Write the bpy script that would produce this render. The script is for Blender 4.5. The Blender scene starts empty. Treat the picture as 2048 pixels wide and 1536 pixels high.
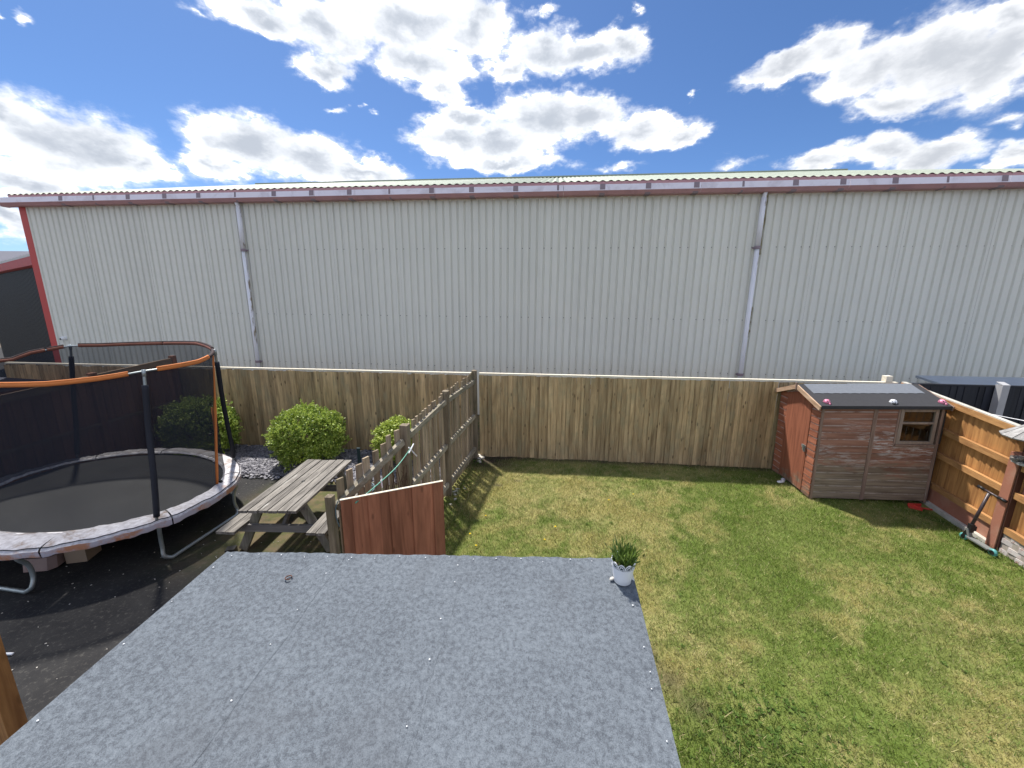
import bpy, math, random
import numpy as np
from mathutils import Vector, Matrix
R = math.radians
rnd = random.Random(7)
nrs = np.random.RandomState(11)
S = bpy.context.scene
COL = S.collection

# ------------------------------------------------------------------ camera
cam_d = bpy.data.cameras.new('camera'); cam = bpy.data.objects.new('camera', cam_d); COL.objects.link(cam)
cam_d.sensor_width = 36.0; cam_d.lens = 36.0 * 770 / 2048
cam_d.clip_start = 0.05; cam_d.clip_end = 3000
def cam_basis(yaw, pitch, roll):
    cy, sy, cp, sp = math.cos(yaw), math.sin(yaw), math.cos(pitch), math.sin(pitch)
    f = Vector((-sy*cp, cy*cp, -sp)); r0 = Vector((cy, sy, 0)); u0 = r0.cross(f)
    r = r0*math.cos(roll) + u0*math.sin(roll); u = r.cross(f)
    return r, u, f
cr, cu, cf = cam_basis(R(6.1), R(11.9), R(.2))
cam.matrix_world = Matrix(((cr.x, cu.x, -cf.x, 0), (cr.y, cu.y, -cf.y, 0), (cr.z, cu.z, -cf.z, 3.3), (0, 0, 0, 1)))
S.camera = cam

# ------------------------------------------------------------------ light
SUN_AZ, SUN_EL = R(-39), R(61)          # azimuth from +Y, clockwise positive
sun_dir = Vector((math.sin(SUN_AZ)*math.cos(SUN_EL), math.cos(SUN_AZ)*math.cos(SUN_EL), math.sin(SUN_EL)))
sl = bpy.data.lights.new('sun', 'SUN'); sl.energy = 2.3; sl.angle = R(2.6); sl.color = (1, .95, .87)
so = bpy.data.objects.new('sun', sl); COL.objects.link(so)
so.rotation_euler = (-sun_dir).to_track_quat('-Z', 'Y').to_euler(); so.location = (-20, 8, 25)

W = bpy.data.worlds.new('World'); S.world = W; W.use_nodes = True
wt = W.node_tree; wt.nodes.clear()
class NT:
    """tiny node-tree writer: values or sockets go straight into inputs"""
    def __init__(s, tree): s.t = tree
    def n(s, typ, out=0, props=None, **ins):
        nd = s.t.nodes.new(typ)
        for k, v in (props or {}).items(): setattr(nd, k, v)
        for k, v in ins.items():
            key = int(k[1:]) if k[0] == 'i' and k[1:].isdigit() else k.replace('_', ' ')
            sk = nd.inputs[key]
            if isinstance(v, bpy.types.NodeSocket): s.t.links.new(v, sk)
            else: sk.default_value = v
        s.last = nd
        return nd.outputs[out] if len(nd.outputs) else None
    def m(s, op, a, b=0., c=0., clamp=False):
        return s.n('ShaderNodeMath', props={'operation': op, 'use_clamp': clamp}, i0=a, i1=b, i2=c)
    def vm(s, op, a, b=(0, 0, 0), c=(0, 0, 0), out=0):
        return s.n('ShaderNodeVectorMath', out=out, props={'operation': op}, i0=a, i1=b, i2=c)
    def mix(s, f, a, b, bt='MIX'):
        nd = s.t.nodes.new('ShaderNodeMix'); nd.data_type = 'RGBA'; nd.blend_type = bt; nd.clamp_factor = True
        for i, v in ((0, f), (6, a), (7, b)):
            if isinstance(v, bpy.types.NodeSocket): s.t.links.new(v, nd.inputs[i])
            else: nd.inputs[i].default_value = v if i == 0 else (tuple(v)+(1,))[:4]
        return nd.outputs[2]
    def ss(s, x, a, b):
        return s.n('ShaderNodeMapRange', props={'interpolation_type': 'SMOOTHSTEP'}, Value=x, From_Min=a, From_Max=b)
    def noise(s, vec, scale, detail=4., rough=.55, dist=0., out=0):
        return s.n('ShaderNodeTexNoise', out=out, Vector=vec, Scale=scale, Detail=detail, Roughness=rough, Distortion=dist)

CLOUDS = [(-0.928,0.24,0.116,0.066),(-0.959,0.264,0.042,0.039),(-0.878,0.245,0.078,0.058),(-0.836,0.236,0.062,0.039),(-0.964,0.176,0.066,0.029),(-0.996,0.128,0.035,0.036),(-0.659,0.298,0.113,0.051),(-0.553,0.293,0.111,0.048),(-0.455,0.28,0.103,0.026),(-0.721,0.254,0.058,0.033),(-0.717,0.317,0.032,0.017),(-0.799,0.224,0.067,0.02),(-0.704,0.474,0.031,0.011),(-0.617,0.493,0.088,0.029),(-0.503,0.5,0.108,0.046),(-0.505,0.443,0.064,0.028),(-0.352,0.536,0.172,0.055),(-0.303,0.476,0.122,0.046),(-0.261,0.435,0.068,0.023),(-0.191,0.534,0.1,0.05),(-0.035,0.502,0.121,0.04),(0.065,0.494,0.107,0.036),(0.128,0.503,0.05,0.032),(-0.125,0.476,0.068,0.03),(-0.059,0.563,0.055,0.011),(0.16,0.554,0.022,0.009),(-0.032,0.397,0.141,0.052),(0.07,0.388,0.099,0.043),(0.192,0.359,0.103,0.036),(0.276,0.343,0.047,0.024),(-0.217,0.395,0.069,0.028),(-0.253,0.353,0.11,0.038),(-0.137,0.352,0.14,0.05),(-0.277,0.322,0.069,0.019),(-0.125,0.314,0.165,0.021),(0.142,0.301,0.087,0.013),(-0.494,0.385,0.034,0.01),(-0.436,0.388,0.017,0.008),(0.438,0.414,0.075,0.025),(0.513,0.416,0.077,0.035),(0.586,0.383,0.092,0.048),(0.658,0.377,0.081,0.059),(0.72,0.35,0.067,0.072),(0.725,0.399,0.038,0.034),(0.621,0.327,0.077,0.024),(0.397,0.408,0.047,0.018),(0.741,0.261,0.032,0.009),(0.387,0.278,0.053,0.012),(0.522,0.261,0.066,0.017),(0.606,0.258,0.058,0.02),(0.666,0.235,0.068,0.018),(0.749,0.214,0.025,0.014),(0.771,0.214,0.019,0.014),(0.297,0.414,0.013,0.009),(-0.915,0.398,0.013,0.011),(-0.95,0.395,0.009,0.008)]
# clouds go on round the unseen sky, more of them added as fill light
_cr = random.Random(3)
for _ in range(46):
    a = _cr.uniform(1.0, 2*math.pi-1.15); e = _cr.uniform(.12, .9); s_ = _cr.uniform(.12, .28)
    if a > math.pi: a -= 2*math.pi
    CLOUDS.append((round(a, 3), round(e, 3), s_, s_*_cr.uniform(.35, .55)))
for _ in range(12):
    a = _cr.uniform(-math.pi, math.pi); e = _cr.uniform(.85, 1.35); s_ = _cr.uniform(.10, .2)
    CLOUDS.append((round(a, 3), round(e, 3), s_/math.cos(e)*.8, s_*.7))
CLOUDS = [(a, e, ra, re*1.55) if (.38 < a < .79 and e < .29) else (a, e, ra, re) for (a, e, ra, re) in CLOUDS]
SKY_STRENGTH = .06
w = NT(wt)
SKY = w.n('ShaderNodeTexSky', props=dict(sky_type='NISHITA', sun_disc=False, sun_elevation=SUN_EL, sun_rotation=SUN_AZ, altitude=0., air_density=.8, dust_density=.4, ozone_density=3.))
tc = w.n('ShaderNodeTexCoord', out=0)
nrm = w.vm('NORMALIZE', tc)
sx = w.n('ShaderNodeSeparateXYZ', Vector=nrm); sep = w.last
az = w.m('ARCTAN2', sep.outputs[0], sep.outputs[1]); el = w.m('ARCSINE', sep.outputs[2])
uv = w.n('ShaderNodeCombineXYZ', X=az, Y=el)
uvs = w.vm('MULTIPLY', uv, (1, 1.7, 1))
wn = w.noise(uvs, 9., 5., .6, out=1)
wn2 = w.noise(uvs, 34., 3., .6, out=1)
off = w.vm('ADD', w.vm('MULTIPLY', w.vm('SUBTRACT', wn, (.5, .5, .5)), (.13, .075, 0)), w.vm('MULTIPLY', w.vm('SUBTRACT', wn2, (.5, .5, .5)), (.03, .02, 0)))
wuv = w.vm('ADD', uv, off)
acc = None
for (a, e, ra, re) in CLOUDS:
    d = w.vm('MULTIPLY_ADD', wuv, (1/ra, 1/re, 0), (-a/ra, -e/re, 0))
    ln = w.vm('LENGTH', d, out=1)
    v = w.m('SUBTRACT', 1.05, ln) if re > .02 else w.m('MULTIPLY_ADD', ln, -.55, .40)   # scraps stay thin
    acc = v if acc is None else w.m('SMOOTH_MAX', acc, v, .25)
fb = w.noise(uvs, 22., 7., .62)
fb3 = w.noise(w.vm('ADD', uvs, (3.1, 1.7, 0)), 7., 5., .55)
dens = w.m('ADD', acc, w.m('MULTIPLY', w.m('SUBTRACT', fb, .5), .95))
alpha = w.m('POWER', w.ss(dens, -.14, .50), 1.5)
rt = w.m('MULTIPLY', w.ss(az, -.1, .5), w.m('SUBTRACT', 1., w.ss(az, .85, 1.5)))               # sun stands on the left: clouds there glow, on the right they show soft grey; fully front-lit ones are bright again
fine = w.noise(w.vm('ADD', uvs, w.vm('MULTIPLY', w.vm('SUBTRACT', wn2, (.5, .5, .5)), (.05, .05, 0))), 17., 6., .58)
cw = w.m('ADD', w.m('ADD', w.m('MULTIPLY', acc, .85), w.m('MULTIPLY', w.m('SUBTRACT', fb3, .5), 1.05)), w.m('MULTIPLY', w.m('SUBTRACT', fine, .5), .55))
glow = w.m('MULTIPLY', w.ss(dens, .2, .55), w.m('SUBTRACT', 1., w.ss(cw, .05, .42)))
ccol = w.mix(glow, w.mix(rt, (7.6, 7.75, 8.0), (6.6, 6.7, 6.9)), w.mix(rt, (44., 44., 44.4), (14., 14., 14.2)))
ccol = w.mix(w.ss(cw, .10, .95), ccol, w.mix(rt, (3.2, 3.5, 4.0), (3.5, 3.7, 4.05)))
# haze brightens low sky a little
lowf = w.m('SUBTRACT', 1., w.ss(el, -.02, .3))
skyb = w.mix(1., SKY, (.49, .63, .79), 'MULTIPLY')
skyc = w.mix(w.m('MULTIPLY', lowf, .30), skyb, (4.2, 5.5, 7.2))
fin = w.mix(alpha, skyc, ccol)
bg = w.n('ShaderNodeBackground', Color=fin, Strength=SKY_STRENGTH)
w.n('ShaderNodeOutputWorld', Surface=bg)

S.view_settings.view_transform = 'Standard'; S.view_settings.look = 'None'
S.view_settings.exposure = 1.6; S.view_settings.gamma = 1.0; S.view_settings.use_curve_mapping = False
S.render.engine = 'CYCLES'
S.cycles.use_denoising = True
S.cycles.max_bounces = 7; S.cycles.transparent_max_bounces = 16

# ------------------------------------------------------------------ materials
def lin(r, g, b):
    f = lambda c: (c/255/12.92) if c/255 <= .04045 else ((c/255+.055)/1.055)**2.4
    return (f(r), f(g), f(b))
def new_mat(name):
    m = bpy.data.materials.new(name); m.use_nodes = True; m.node_tree.nodes.clear()
    return m, NT(m.node_tree)
def finish(t, col, rough=.7, bump=None, bstr=.3, bdist=.01, metal=0., spec=.35, sub=None):
    kw = dict(Base_Color=col, Roughness=rough, Metallic=metal, Specular_IOR_Level=spec)
    if bump is not None:
        kw['Normal'] = t.n('ShaderNodeBump', Height=bump, Strength=bstr, Distance=bdist)
    p = t.n('ShaderNodeBsdfPrincipled', **kw)
    t.n('ShaderNodeOutputMaterial', Surface=p)
    return p
def coords(t, per_object=True):
    c = t.n('ShaderNodeTexCoord', out=3)
    if per_object:
        r = t.n('ShaderNodeObjectInfo', out=5)
        c = t.vm('ADD', c, t.vm('SCALE', (37., 53., 71.), (0, 0, 0)) if False else t.n('ShaderNodeCombineXYZ', X=t.m('MULTIPLY', r, 37.), Y=t.m('MULTIPLY', r, 53.), Z=t.m('MULTIPLY', r, 71.)))
        return c, r
    return c, None
def wood(name, c1, c2, axis=2, tint=.35, knots=.5, rough=.8, worn=None, worn_amt=.0, green=None, green_amt=0., bump=.35, grain=1.0):
    """boards along `axis`; c1 dark grain, c2 light grain; every board gets its own tone"""
    m, t = new_mat(name); c, r = coords(t)
    sc = [26*grain, 26*grain, 26*grain]; sc[axis] = 1.6
    g = t.noise(t.vm('MULTIPLY', c, tuple(sc)), 1., 5., .6, .6)
    sc2 = [7., 7., 7.]; sc2[axis] = 1.2
    g2 = t.noise(t.vm('MULTIPLY', c, tuple(sc2)), 1., 4., .55, 1.2)
    f = t.m('ADD', t.m('MULTIPLY', g, .62), t.m('MULTIPLY', g2, .45))
    col = t.mix(t.ss(f, .32, .74), c1, c2)
    r2 = t.m('FRACT', t.m('MULTIPLY', r, 7.31))
    val = t.m('ADD', 1-tint*.5, t.m('MULTIPLY', r2, tint))
    if knots > 0:
        ks = [9., 9., 9.]; ks[axis] = 3.2
        vo = t.n('ShaderNodeTexVoronoi', Vector=t.vm('MULTIPLY', c, tuple(ks)), Scale=1., Randomness=1.)
        kn = t.m('SUBTRACT', 1., t.ss(vo, .07, .17))
        col = t.mix(t.m('MULTIPLY', kn, knots), col, tuple(x*.35 for x in c1))
    col = t.mix(1., col, t.n('ShaderNodeCombineColor', Red=val, Green=val, Blue=val), 'MULTIPLY')
    if worn:
        wn = t.noise(t.vm('MULTIPLY', c, tuple(sc2)), 1.3, 6., .65, .4)
        col = t.mix(t.ss(wn, .62-worn_amt*.3, .74-worn_amt*.2), col, worn)
    if green:
        gz = t.noise(c, 3., 4., .6)
        col = t.mix(t.m('MULTIPLY', t.ss(gz, .45, .7), green_amt), col, green)
    finish(t, col, rough, f, bump, .004)
    return m
def plain(name, c, var=.15, scale=8., rough=.55, metal=0., bump=.0, spec=.4, dirt=None, dirt_amt=0., tint=0.):
    m, t = new_mat(name); co, r = coords(t)
    n = t.noise(co, scale, 5., .6)
    col = t.mix(n, tuple(x*(1-var) for x in c), tuple(min(1, x*(1+var)) for x in c))
    if tint:
        v = t.m('ADD', 1-tint/2, t.m('MULTIPLY', r, tint)); col = t.mix(1., col, t.n('ShaderNodeCombineColor', Red=v, Green=v, Blue=v), 'MULTIPLY')
    if dirt:
        d = t.noise(co, scale*.6, 7., .68, .5)
        col = t.mix(t.m('MULTIPLY', t.ss(d, .48, .66), dirt_amt), col, dirt)
    finish(t, col, rough, n if bump else None, bump or .1, .003, metal, spec)
    return m

M = {}
M['fence_grey'] = wood('weathered_fence_wood', (.245,.165,.083), (.58,.425,.24), tint=.44, knots=.8, green=(.27,.255,.16), green_amt=.45)
M['fence_grey_dark'] = wood('weathered_fence_wood_dark', (.235,.162,.087), (.58,.42,.235), tint=.6, knots=.85, green=(.27,.262,.175), green_amt=.4)
M['cap'] = wood('pale_capping_wood', (.60,.54,.42), (.80,.75,.64), axis=0, tint=.12, knots=.1)
M['picket'] = wood('picket_wood', (.18,.132,.085), (.45,.355,.25), tint=.5, knots=.35, green=(.10,.115,.05), green_amt=.45)
M['picket_x'] = wood('picket_rail_wood', (.17,.145,.11), (.42,.37,.29), axis=1, tint=.3, knots=.3, green=(.12,.13,.06), green_amt=.4)
M['post_grey'] = wood('grey_post_wood', (.13,.10,.07), (.31,.255,.18), tint=.2, knots=.4, green=(.10,.105,.05), green_amt=.4)
M['gate'] = wood('brown_stained_gate_wood', (.235,.09,.055), (.42,.17,.105), tint=.5, knots=.5, rough=.65, worn=(.26,.15,.10), worn_amt=-.25)
M['gate_x'] = wood('brown_stained_rail_wood', (.19,.075,.045), (.32,.13,.08), axis=0, tint=.2, knots=.2, rough=.65)
M['fence_left'] = wood('red_brown_fence_wood', (.20,.085,.05), (.40,.185,.11), tint=.45, knots=.3)
M['fence_left_x'] = wood('red_brown_fence_rail', (.20,.13,.085), (.38,.26,.17), axis=1, tint=.2, knots=.2)
M['orange'] = wood('orange_brown_fence_wood', (.26,.115,.038), (.52,.265,.092), tint=.42, knots=.35, worn=(.55,.36,.18), worn_amt=-.2)
M['orange_y'] = wood('orange_brown_fence_rail', (.28,.13,.048), (.50,.27,.105), axis=1, tint=.15, knots=.25)
M['black_fence'] = wood('black_painted_wood', (.010,.012,.018), (.022,.025,.036), tint=.35, knots=.0, rough=.6)
M['table'] = wood('weathered_table_wood', (.065,.058,.052), (.29,.268,.238), axis=1, tint=.22, knots=.35, worn=(.50,.485,.455), worn_amt=.05, grain=1.6)
M['table_x'] = wood('weathered_table_beam', (.10,.095,.09), (.22,.21,.20), axis=0, tint=.2, knots=.3)
M['table_z'] = wood('weathered_table_leg', (.11,.10,.085), (.26,.24,.205), axis=2, tint=.2, knots=.3, green=(.10,.11,.06), green_amt=.5)

# shed cladding: red-brown stain, worn to grey wood low down, white flaking streaks
def shed_mat(name, base1, base2, bare_h, bare_amt, flake, axis=0):
    m, t = new_mat(name); c, r = coords(t)
    sc = [22., 22., 22.]; sc[axis] = 1.4
    g = t.noise(t.vm('MULTIPLY', c, tuple(sc)), 1., 5., .6, .5)
    paint = t.mix(t.ss(g, .3, .72), base1, base2)
    bare = t.mix(t.ss(g, .3, .7), (.13,.10,.073), (.30,.245,.18))
    pos = t.n('ShaderNodeNewGeometry'); sp = t.n('ShaderNodeSeparateXYZ', Vector=pos); z = t.last.outputs[2]
    s2 = [9., 9., 9.]; s2[axis] = 1.5
    wn = t.noise(t.vm('MULTIPLY', t.vm('ADD', pos, t.vm('SCALE', c, (0, 0, 0))), (1.6, 1.6, 5.)), 1., 6., .65, .4)
    lowv = t.m('DIVIDE', t.m('SUBTRACT', bare_h, z), .55)
    f = t.ss(t.m('ADD', lowv, t.m('MULTIPLY', t.m('SUBTRACT', wn, .5), 2.6)), 0., .7)
    col = t.mix(t.m('MULTIPLY', f, bare_amt), paint, bare)
    fl = t.noise(t.vm('MULTIPLY', pos, (2.2, 2.2, 3.4)), 1., 2., .5)
    fl2 = t.noise(t.vm('MULTIPLY', c, (6., 40., 40.) if axis == 0 else (40., 6., 40.)), 1., 5., .7, .3)
    hz = t.m('SUBTRACT', 1., t.m('ABSOLUTE', t.m('MULTIPLY', t.m('SUBTRACT', z, 1.02), 2.2)), clamp=True)
    ff = t.m('MULTIPLY', t.m('MULTIPLY', t.ss(fl, .40, .54), hz), t.ss(fl2, .47, .6))
    col = t.mix(t.m('MULTIPLY', ff, flake), col, (.56,.54,.54))
    sc_ = t.n('ShaderNodeSeparateXYZ', Vector=t.n('ShaderNodeTexCoord', out=3)); lz = t.last.outputs[2]
    ed = t.m('MULTIPLY', t.ss(lz, .094, .106), t.ss(fl2, .36, .56)) if axis != 2 else 0.
    col = t.mix(t.m('MULTIPLY', ed, .75), col, (.50,.44,.41))
    v = t.m('ADD', .86, t.m('MULTIPLY', r, .28)); col = t.mix(1., col, t.n('ShaderNodeCombineColor', Red=v, Green=v, Blue=v), 'MULTIPLY')
    finish(t, col, .75, g, .3, .003)
    return m
M['shed_front'] = shed_mat('faded_red_shed_cladding', (.18,.085,.058), (.325,.165,.115), .86, .9, .95)
M['shed_side'] = shed_mat('red_shed_side_cladding', (.22,.075,.043), (.40,.15,.085), .25, .85, .0, axis=1)
M['shed_door'] = shed_mat('red_shed_door_paint', (.24,.08,.044), (.38,.135,.075), .30, .95, .0, axis=2)
M['shed_trim'] = wood('faded_shed_trim', (.15,.095,.075), (.30,.21,.17), tint=.2, knots=.1, worn=(.38,.34,.29), worn_amt=.1)
M['win_trim'] = wood('pale_window_trim', (.20,.155,.13), (.34,.28,.235), tint=.1, knots=0)
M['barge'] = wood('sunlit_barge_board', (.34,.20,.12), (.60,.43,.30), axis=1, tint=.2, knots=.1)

def cladding(name, c, streak=.06):
    m, t = new_mat(name); co, r = coords(t)
    n = t.noise(t.vm('MULTIPLY', co, (6., 6., .35)), 1., 5., .6)
    n2 = t.noise(co, 1.2, 3., .5)
    f = t.m('ADD', t.m('MULTIPLY', n, .5), t.m('MULTIPLY', n2, .5))
    col = t.mix(f, tuple(x*(1-streak*1.6) for x in c), tuple(x*(1+streak) for x in c))
    ns_ = t.noise(t.vm('MULTIPLY', co, (15., 15., .22)), 1., 5., .65, .2)
    col = t.mix(t.m('MULTIPLY', t.ss(ns_, .56, .74), .34), col, tuple(x*.68 for x in c))
    v = t.m('ADD', .97, t.m('MULTIPLY', r, .05)); col = t.mix(1., col, t.n('ShaderNodeCombineColor', Red=v, Green=v, Blue=v), 'MULTIPLY')
    finish(t, col, .6, None, spec=.25)
    return m
M['clad'] = cladding('pale_grey_green_cladding', (.73,.73,.675))
M['clad_dark'] = cladding('dark_brown_cladding', (.030,.025,.022), .1)
M['roof_sheet'] = cladding('pale_green_grey_roof_sheet', (.35,.39,.31), .12)
M['red_trim'] = plain('faded_red_trim', (.50,.060,.055), .12, 2., .5, dirt=(.38,.085,.08), dirt_amt=.4)
M['red_gutter'] = plain('dirty_red_gutter', (.49,.28,.30), .12, 3., .55, dirt=(.34,.19,.21), dirt_amt=.5)
M['gutter_pale'] = plain('pale_lilac_gutter', (.84,.80,.90), .05, 3., .45, dirt=(.48,.42,.48), dirt_amt=.4)
M['gutter_dark'] = plain('dark_gutter_bracket', (.27,.215,.25), .15, 6., .6)
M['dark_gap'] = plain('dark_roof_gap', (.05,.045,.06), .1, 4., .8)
M['screw'] = plain('screw_head', (.12,.12,.13), .1, 10., .4)
M['pipe'] = None
m, t = new_mat('peeling_white_downpipe'); co, r = coords(t)
n = t.noise(t.vm('MULTIPLY', co, (9., 9., 1.6)), 1., 7., .7, .6)
sp = t.n('ShaderNodeSeparateXYZ', Vector=t.n('ShaderNodeTexCoord', out=3)); xx = t.last.outputs[0]
f = t.m('ADD', n, t.m('MULTIPLY', xx, 2.2))
col = t.mix(t.ss(f, .60, .68), (.78,.78,.84), (.30,.26,.21))
finish(t, col, .5, n, .3, .004); M['pipe'] = m
M['lichen_strip'] = plain('lichen_brown_pipe_edge', (.22,.19,.10), .4, 9., .85, dirt=(.08,.06,.035), dirt_amt=.7)
M['white'] = plain('white_plastic', (.78,.79,.82), .03, 6., .35)
M['black'] = plain('black_plastic', (.018,.018,.02), .15, 6., .4)
M['roof_grey'] = cladding('grey_roof_sheet', (.13,.13,.15), .1)
M['roof_grey_dark'] = cladding('darker_grey_roof_sheet', (.11,.11,.135), .1)

# felt on the flat roof
m, t = new_mat('mineral_roof_felt'); co = t.n('ShaderNodeTexCoord', out=3)
n1 = t.noise(co, 66., 5., .74)
n2 = t.noise(co, 330., 2., .6)
n3 = t.noise(co, 3., 4., .6)
f = t.m('ADD', t.m('ADD', t.m('MULTIPLY', n1, .62), t.m('MULTIPLY', n2, .42)), t.m('MULTIPLY', t.m('SUBTRACT', n3, .5), .16))
col = t.mix(t.ss(f, .36, .68), (.064,.073,.087), (.168,.192,.218))
n5 = t.noise(co, 7., 3., .5)
col = t.mix(t.m('MULTIPLY', t.ss(t.noise(co, 2.3, 5., .65, .6), .5, .68), .28), col, (.085,.09,.10))
finish(t, col, .85, t.m('ADD', t.m('ADD', n1, n2), t.m('MULTIPLY', n5, 6.)), .35, .003, spec=.25); M['felt'] = m
M['felt_dark'] = plain('dark_shed_felt', (.036,.036,.040), .25, 22., .85, bump=.3)
M['felt_ridge'] = plain('blue_grey_ridge_felt', (.15,.165,.19), .2, 30., .85, bump=.3)
M['metal'] = plain('galvanised_tube', (.36,.40,.41), .2, 9., .38, metal=.6, dirt=(.20,.17,.14), dirt_amt=.35)
M['nail'] = plain('galvanised_nail', (.75,.75,.75), .05, 9., .3)

# trampoline
m, t = new_mat('black_net'); 
tr = t.n('ShaderNodeBsdfTransparent'); df = t.n('ShaderNodeBsdfDiffuse', Color=(.028,.031,.042,1))
cn = t.n('ShaderNodeTexCoord', out=3)
nn = t.noise(cn, 1.6, 3., .5)
fac = t.m('ADD', .55, t.m('MULTIPLY', nn, .20))
mx = t.n('ShaderNodeMixShader', Fac=fac, i1=tr, i2=df); t.n('ShaderNodeOutputMaterial', Surface=mx); M['net'] = m
M['foam'] = plain('black_foam_sleeve', (.012,.014,.024), .2, 12., .65)
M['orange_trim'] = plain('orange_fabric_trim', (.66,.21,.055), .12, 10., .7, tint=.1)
M['rim_far'] = plain('shaded_orange_rim_fabric', (.19,.065,.04), .2, 10., .75, dirt=(.10,.04,.03), dirt_amt=.5)  # far sleeves: orange trim with its shade put into the colour
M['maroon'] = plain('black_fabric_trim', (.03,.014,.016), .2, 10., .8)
M['mat'] = plain('woven_black_jump_mat', (.020,.022,.024), .12, 3., .6, dirt=(.034,.036,.037), dirt_amt=.5)
m, t = new_mat('faded_silver_pad'); co, r = coords(t)
n = t.noise(co, 3.2, 7., .68, .5); n2 = t.noise(co, 17., 4., .6)
col = t.mix(t.ss(n2, .25, .75), (.42,.40,.42), (.66,.65,.68))
col = t.mix(t.ss(n, .52, .66), col, (.29,.23,.20))
col = t.mix(t.m('MULTIPLY', t.ss(t.noise(co, 5., 4., .6), .62, .72), .5), col, (.52,.28,.17))
finish(t, col, .7, n2, .35, .006); M['pad'] = m
m, t = new_mat('pad_edge_cloth'); co, r = coords(t)
n = t.noise(co, 4., 5., .65); col = t.mix(t.ss(n, .42, .6), (.50,.48,.56), (.50,.24,.14)); finish(t, col, .75, n, .3, .006); M['pad_edge'] = m

# foliage
def leafmat(name, c1, c2, c3, gloss=.04):
    m, t = new_mat(name); ri = t.n('ShaderNodeNewGeometry', out=8)
    col = t.mix(t.ss(ri, 0., .6), c1, c2); col = t.mix(t.ss(ri, .6, 1.), col, c3)
    d = t.n('ShaderNodeBsdfDiffuse', Color=col); tl = t.n('ShaderNodeBsdfTranslucent', Color=t.mix(.5, col, c3))
    g = t.n('ShaderNodeBsdfGlossy', Color=(1, 1, 1, 1), Roughness=.4)
    s1 = t.n('ShaderNodeMixShader', Fac=.22, i1=d, i2=tl); s2 = t.n('ShaderNodeMixShader', Fac=gloss, i1=s1, i2=g)
    t.n('ShaderNodeOutputMaterial', Surface=s2); return m
M['bush'] = leafmat('golden_green_leaves', (.115,.19,.03), (.31,.43,.06), (.60,.68,.17))
M['bush2'] = leafmat('yellow_green_leaves', (.17,.25,.03), (.40,.50,.075), (.64,.71,.2))
M['pot_leaf'] = leafmat('spiky_green_leaves', (.035,.075,.013), (.09,.16,.026), (.24,.33,.06))
M['weed'] = leafmat('weed_leaves', (.065,.115,.026), (.095,.155,.036), (.15,.21,.06), 0.)
M['twig'] = plain('brown_twig', (.10,.065,.04), .3, 20., .85)
M['dry_twig'] = plain('dry_pale_twig', (.42,.36,.25), .25, 20., .85)

# ground covers
def attr_mat(name, aname, rough=.9, fine=None, bump=.4):
    m, t = new_mat(name); a = t.n('ShaderNodeAttribute', out=0, props={'attribute_name': aname})
    co = t.n('ShaderNodeTexCoord', out=3)
    n = t.noise(co, fine or 90., 4., .65)
    v = t.m('ADD', .55, t.m('MULTIPLY', n, .9))
    col = t.mix(1., a, t.n('ShaderNodeCombineColor', Red=v, Green=v, Blue=v), 'MULTIPLY')
    finish(t, col, rough, n, bump, .012, spec=.15); return m
M['lawn'] = attr_mat('lawn_surface', 'tone', fine=70.)
m, t = new_mat('grass_blades'); a = t.n('ShaderNodeAttribute', out=0, props={'attribute_name': 'tone'})
d = t.n('ShaderNodeBsdfDiffuse', Color=a); tl = t.n('ShaderNodeBsdfTranslucent', Color=a)
t.n('ShaderNodeOutputMaterial', Surface=t.n('ShaderNodeMixShader', Fac=.3, i1=d, i2=tl)); M['blade'] = m
m, t = new_mat('old_tarmac'); co = t.n('ShaderNodeTexCoord', out=3)
n1 = t.noise(co, 2.2, 5., .6); n2 = t.noise(co, 160., 2., .6); n3 = t.noise(co, 1.1, 5., .62, .3)
col = t.mix(t.ss(n1, .3, .7), (.012,.012,.014), (.026,.0255,.026))
sp = t.n('ShaderNodeSeparateXYZ', Vector=co); xs = t.last
# moss where the yard stays damp, beyond the trampoline round the table
ym = t.ss(xs.outputs[1], 3.3, 4.9); xm = t.ss(xs.outputs[0], -5.4, -4.5)
mo = t.m('MULTIPLY', t.ss(t.m('ADD', n3, t.m('MULTIPLY', t.m('SUBTRACT', n2, .5), .35)), .30, .52), t.m('MULTIPLY', ym, xm))
mossc = t.mix(t.ss(t.noise(co, 4., 4., .6), .4, .62), (.082,.086,.022), (.15,.112,.055))
col = t.mix(t.m('MULTIPLY', mo, .9), col, mossc)
nb = t.ss(t.noise(co, 24., 4., .7), .52, .7)
col = t.mix(t.m('MULTIPLY', nb, .55), col, (.095,.09,.082))
finish(t, col, .85, n2, .5, .006, spec=.3); M['tarmac'] = m
M['earth'] = plain('bare_earth', (.10,.08,.055), .3, 6., .95, bump=.5)
M['slate'] = plain('slate_chip', (.19,.19,.215), .25, 6., .6)
m, t = new_mat('plum_slate_chips'); ri = t.n('ShaderNodeNewGeometry', out=8)
col = t.mix(ri, (.085,.082,.10), (.30,.295,.33)); finish(t, col, .6, None, spec=.4); M['chips'] = m
M['terracotta'] = plain('terracotta_painted_concrete', (.37,.155,.10), .12, 5., .75, dirt=(.42,.26,.19), dirt_amt=.5, bump=.2)
M['dark_brown'] = plain('dark_brown_and_post_shade', (.085,.035,.024), .2, 5., .7)  # dark brown parts, and the shade painted on the terracotta post
M['concrete'] = plain('grey_concrete', (.40,.40,.41), .12, 9., .85, bump=.2)
M['pale_edge'] = plain('pale_limewashed_concrete', (.50,.48,.43), .2, 7., .9, dirt=(.25,.23,.17), dirt_amt=.5, bump=.3)
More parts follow.
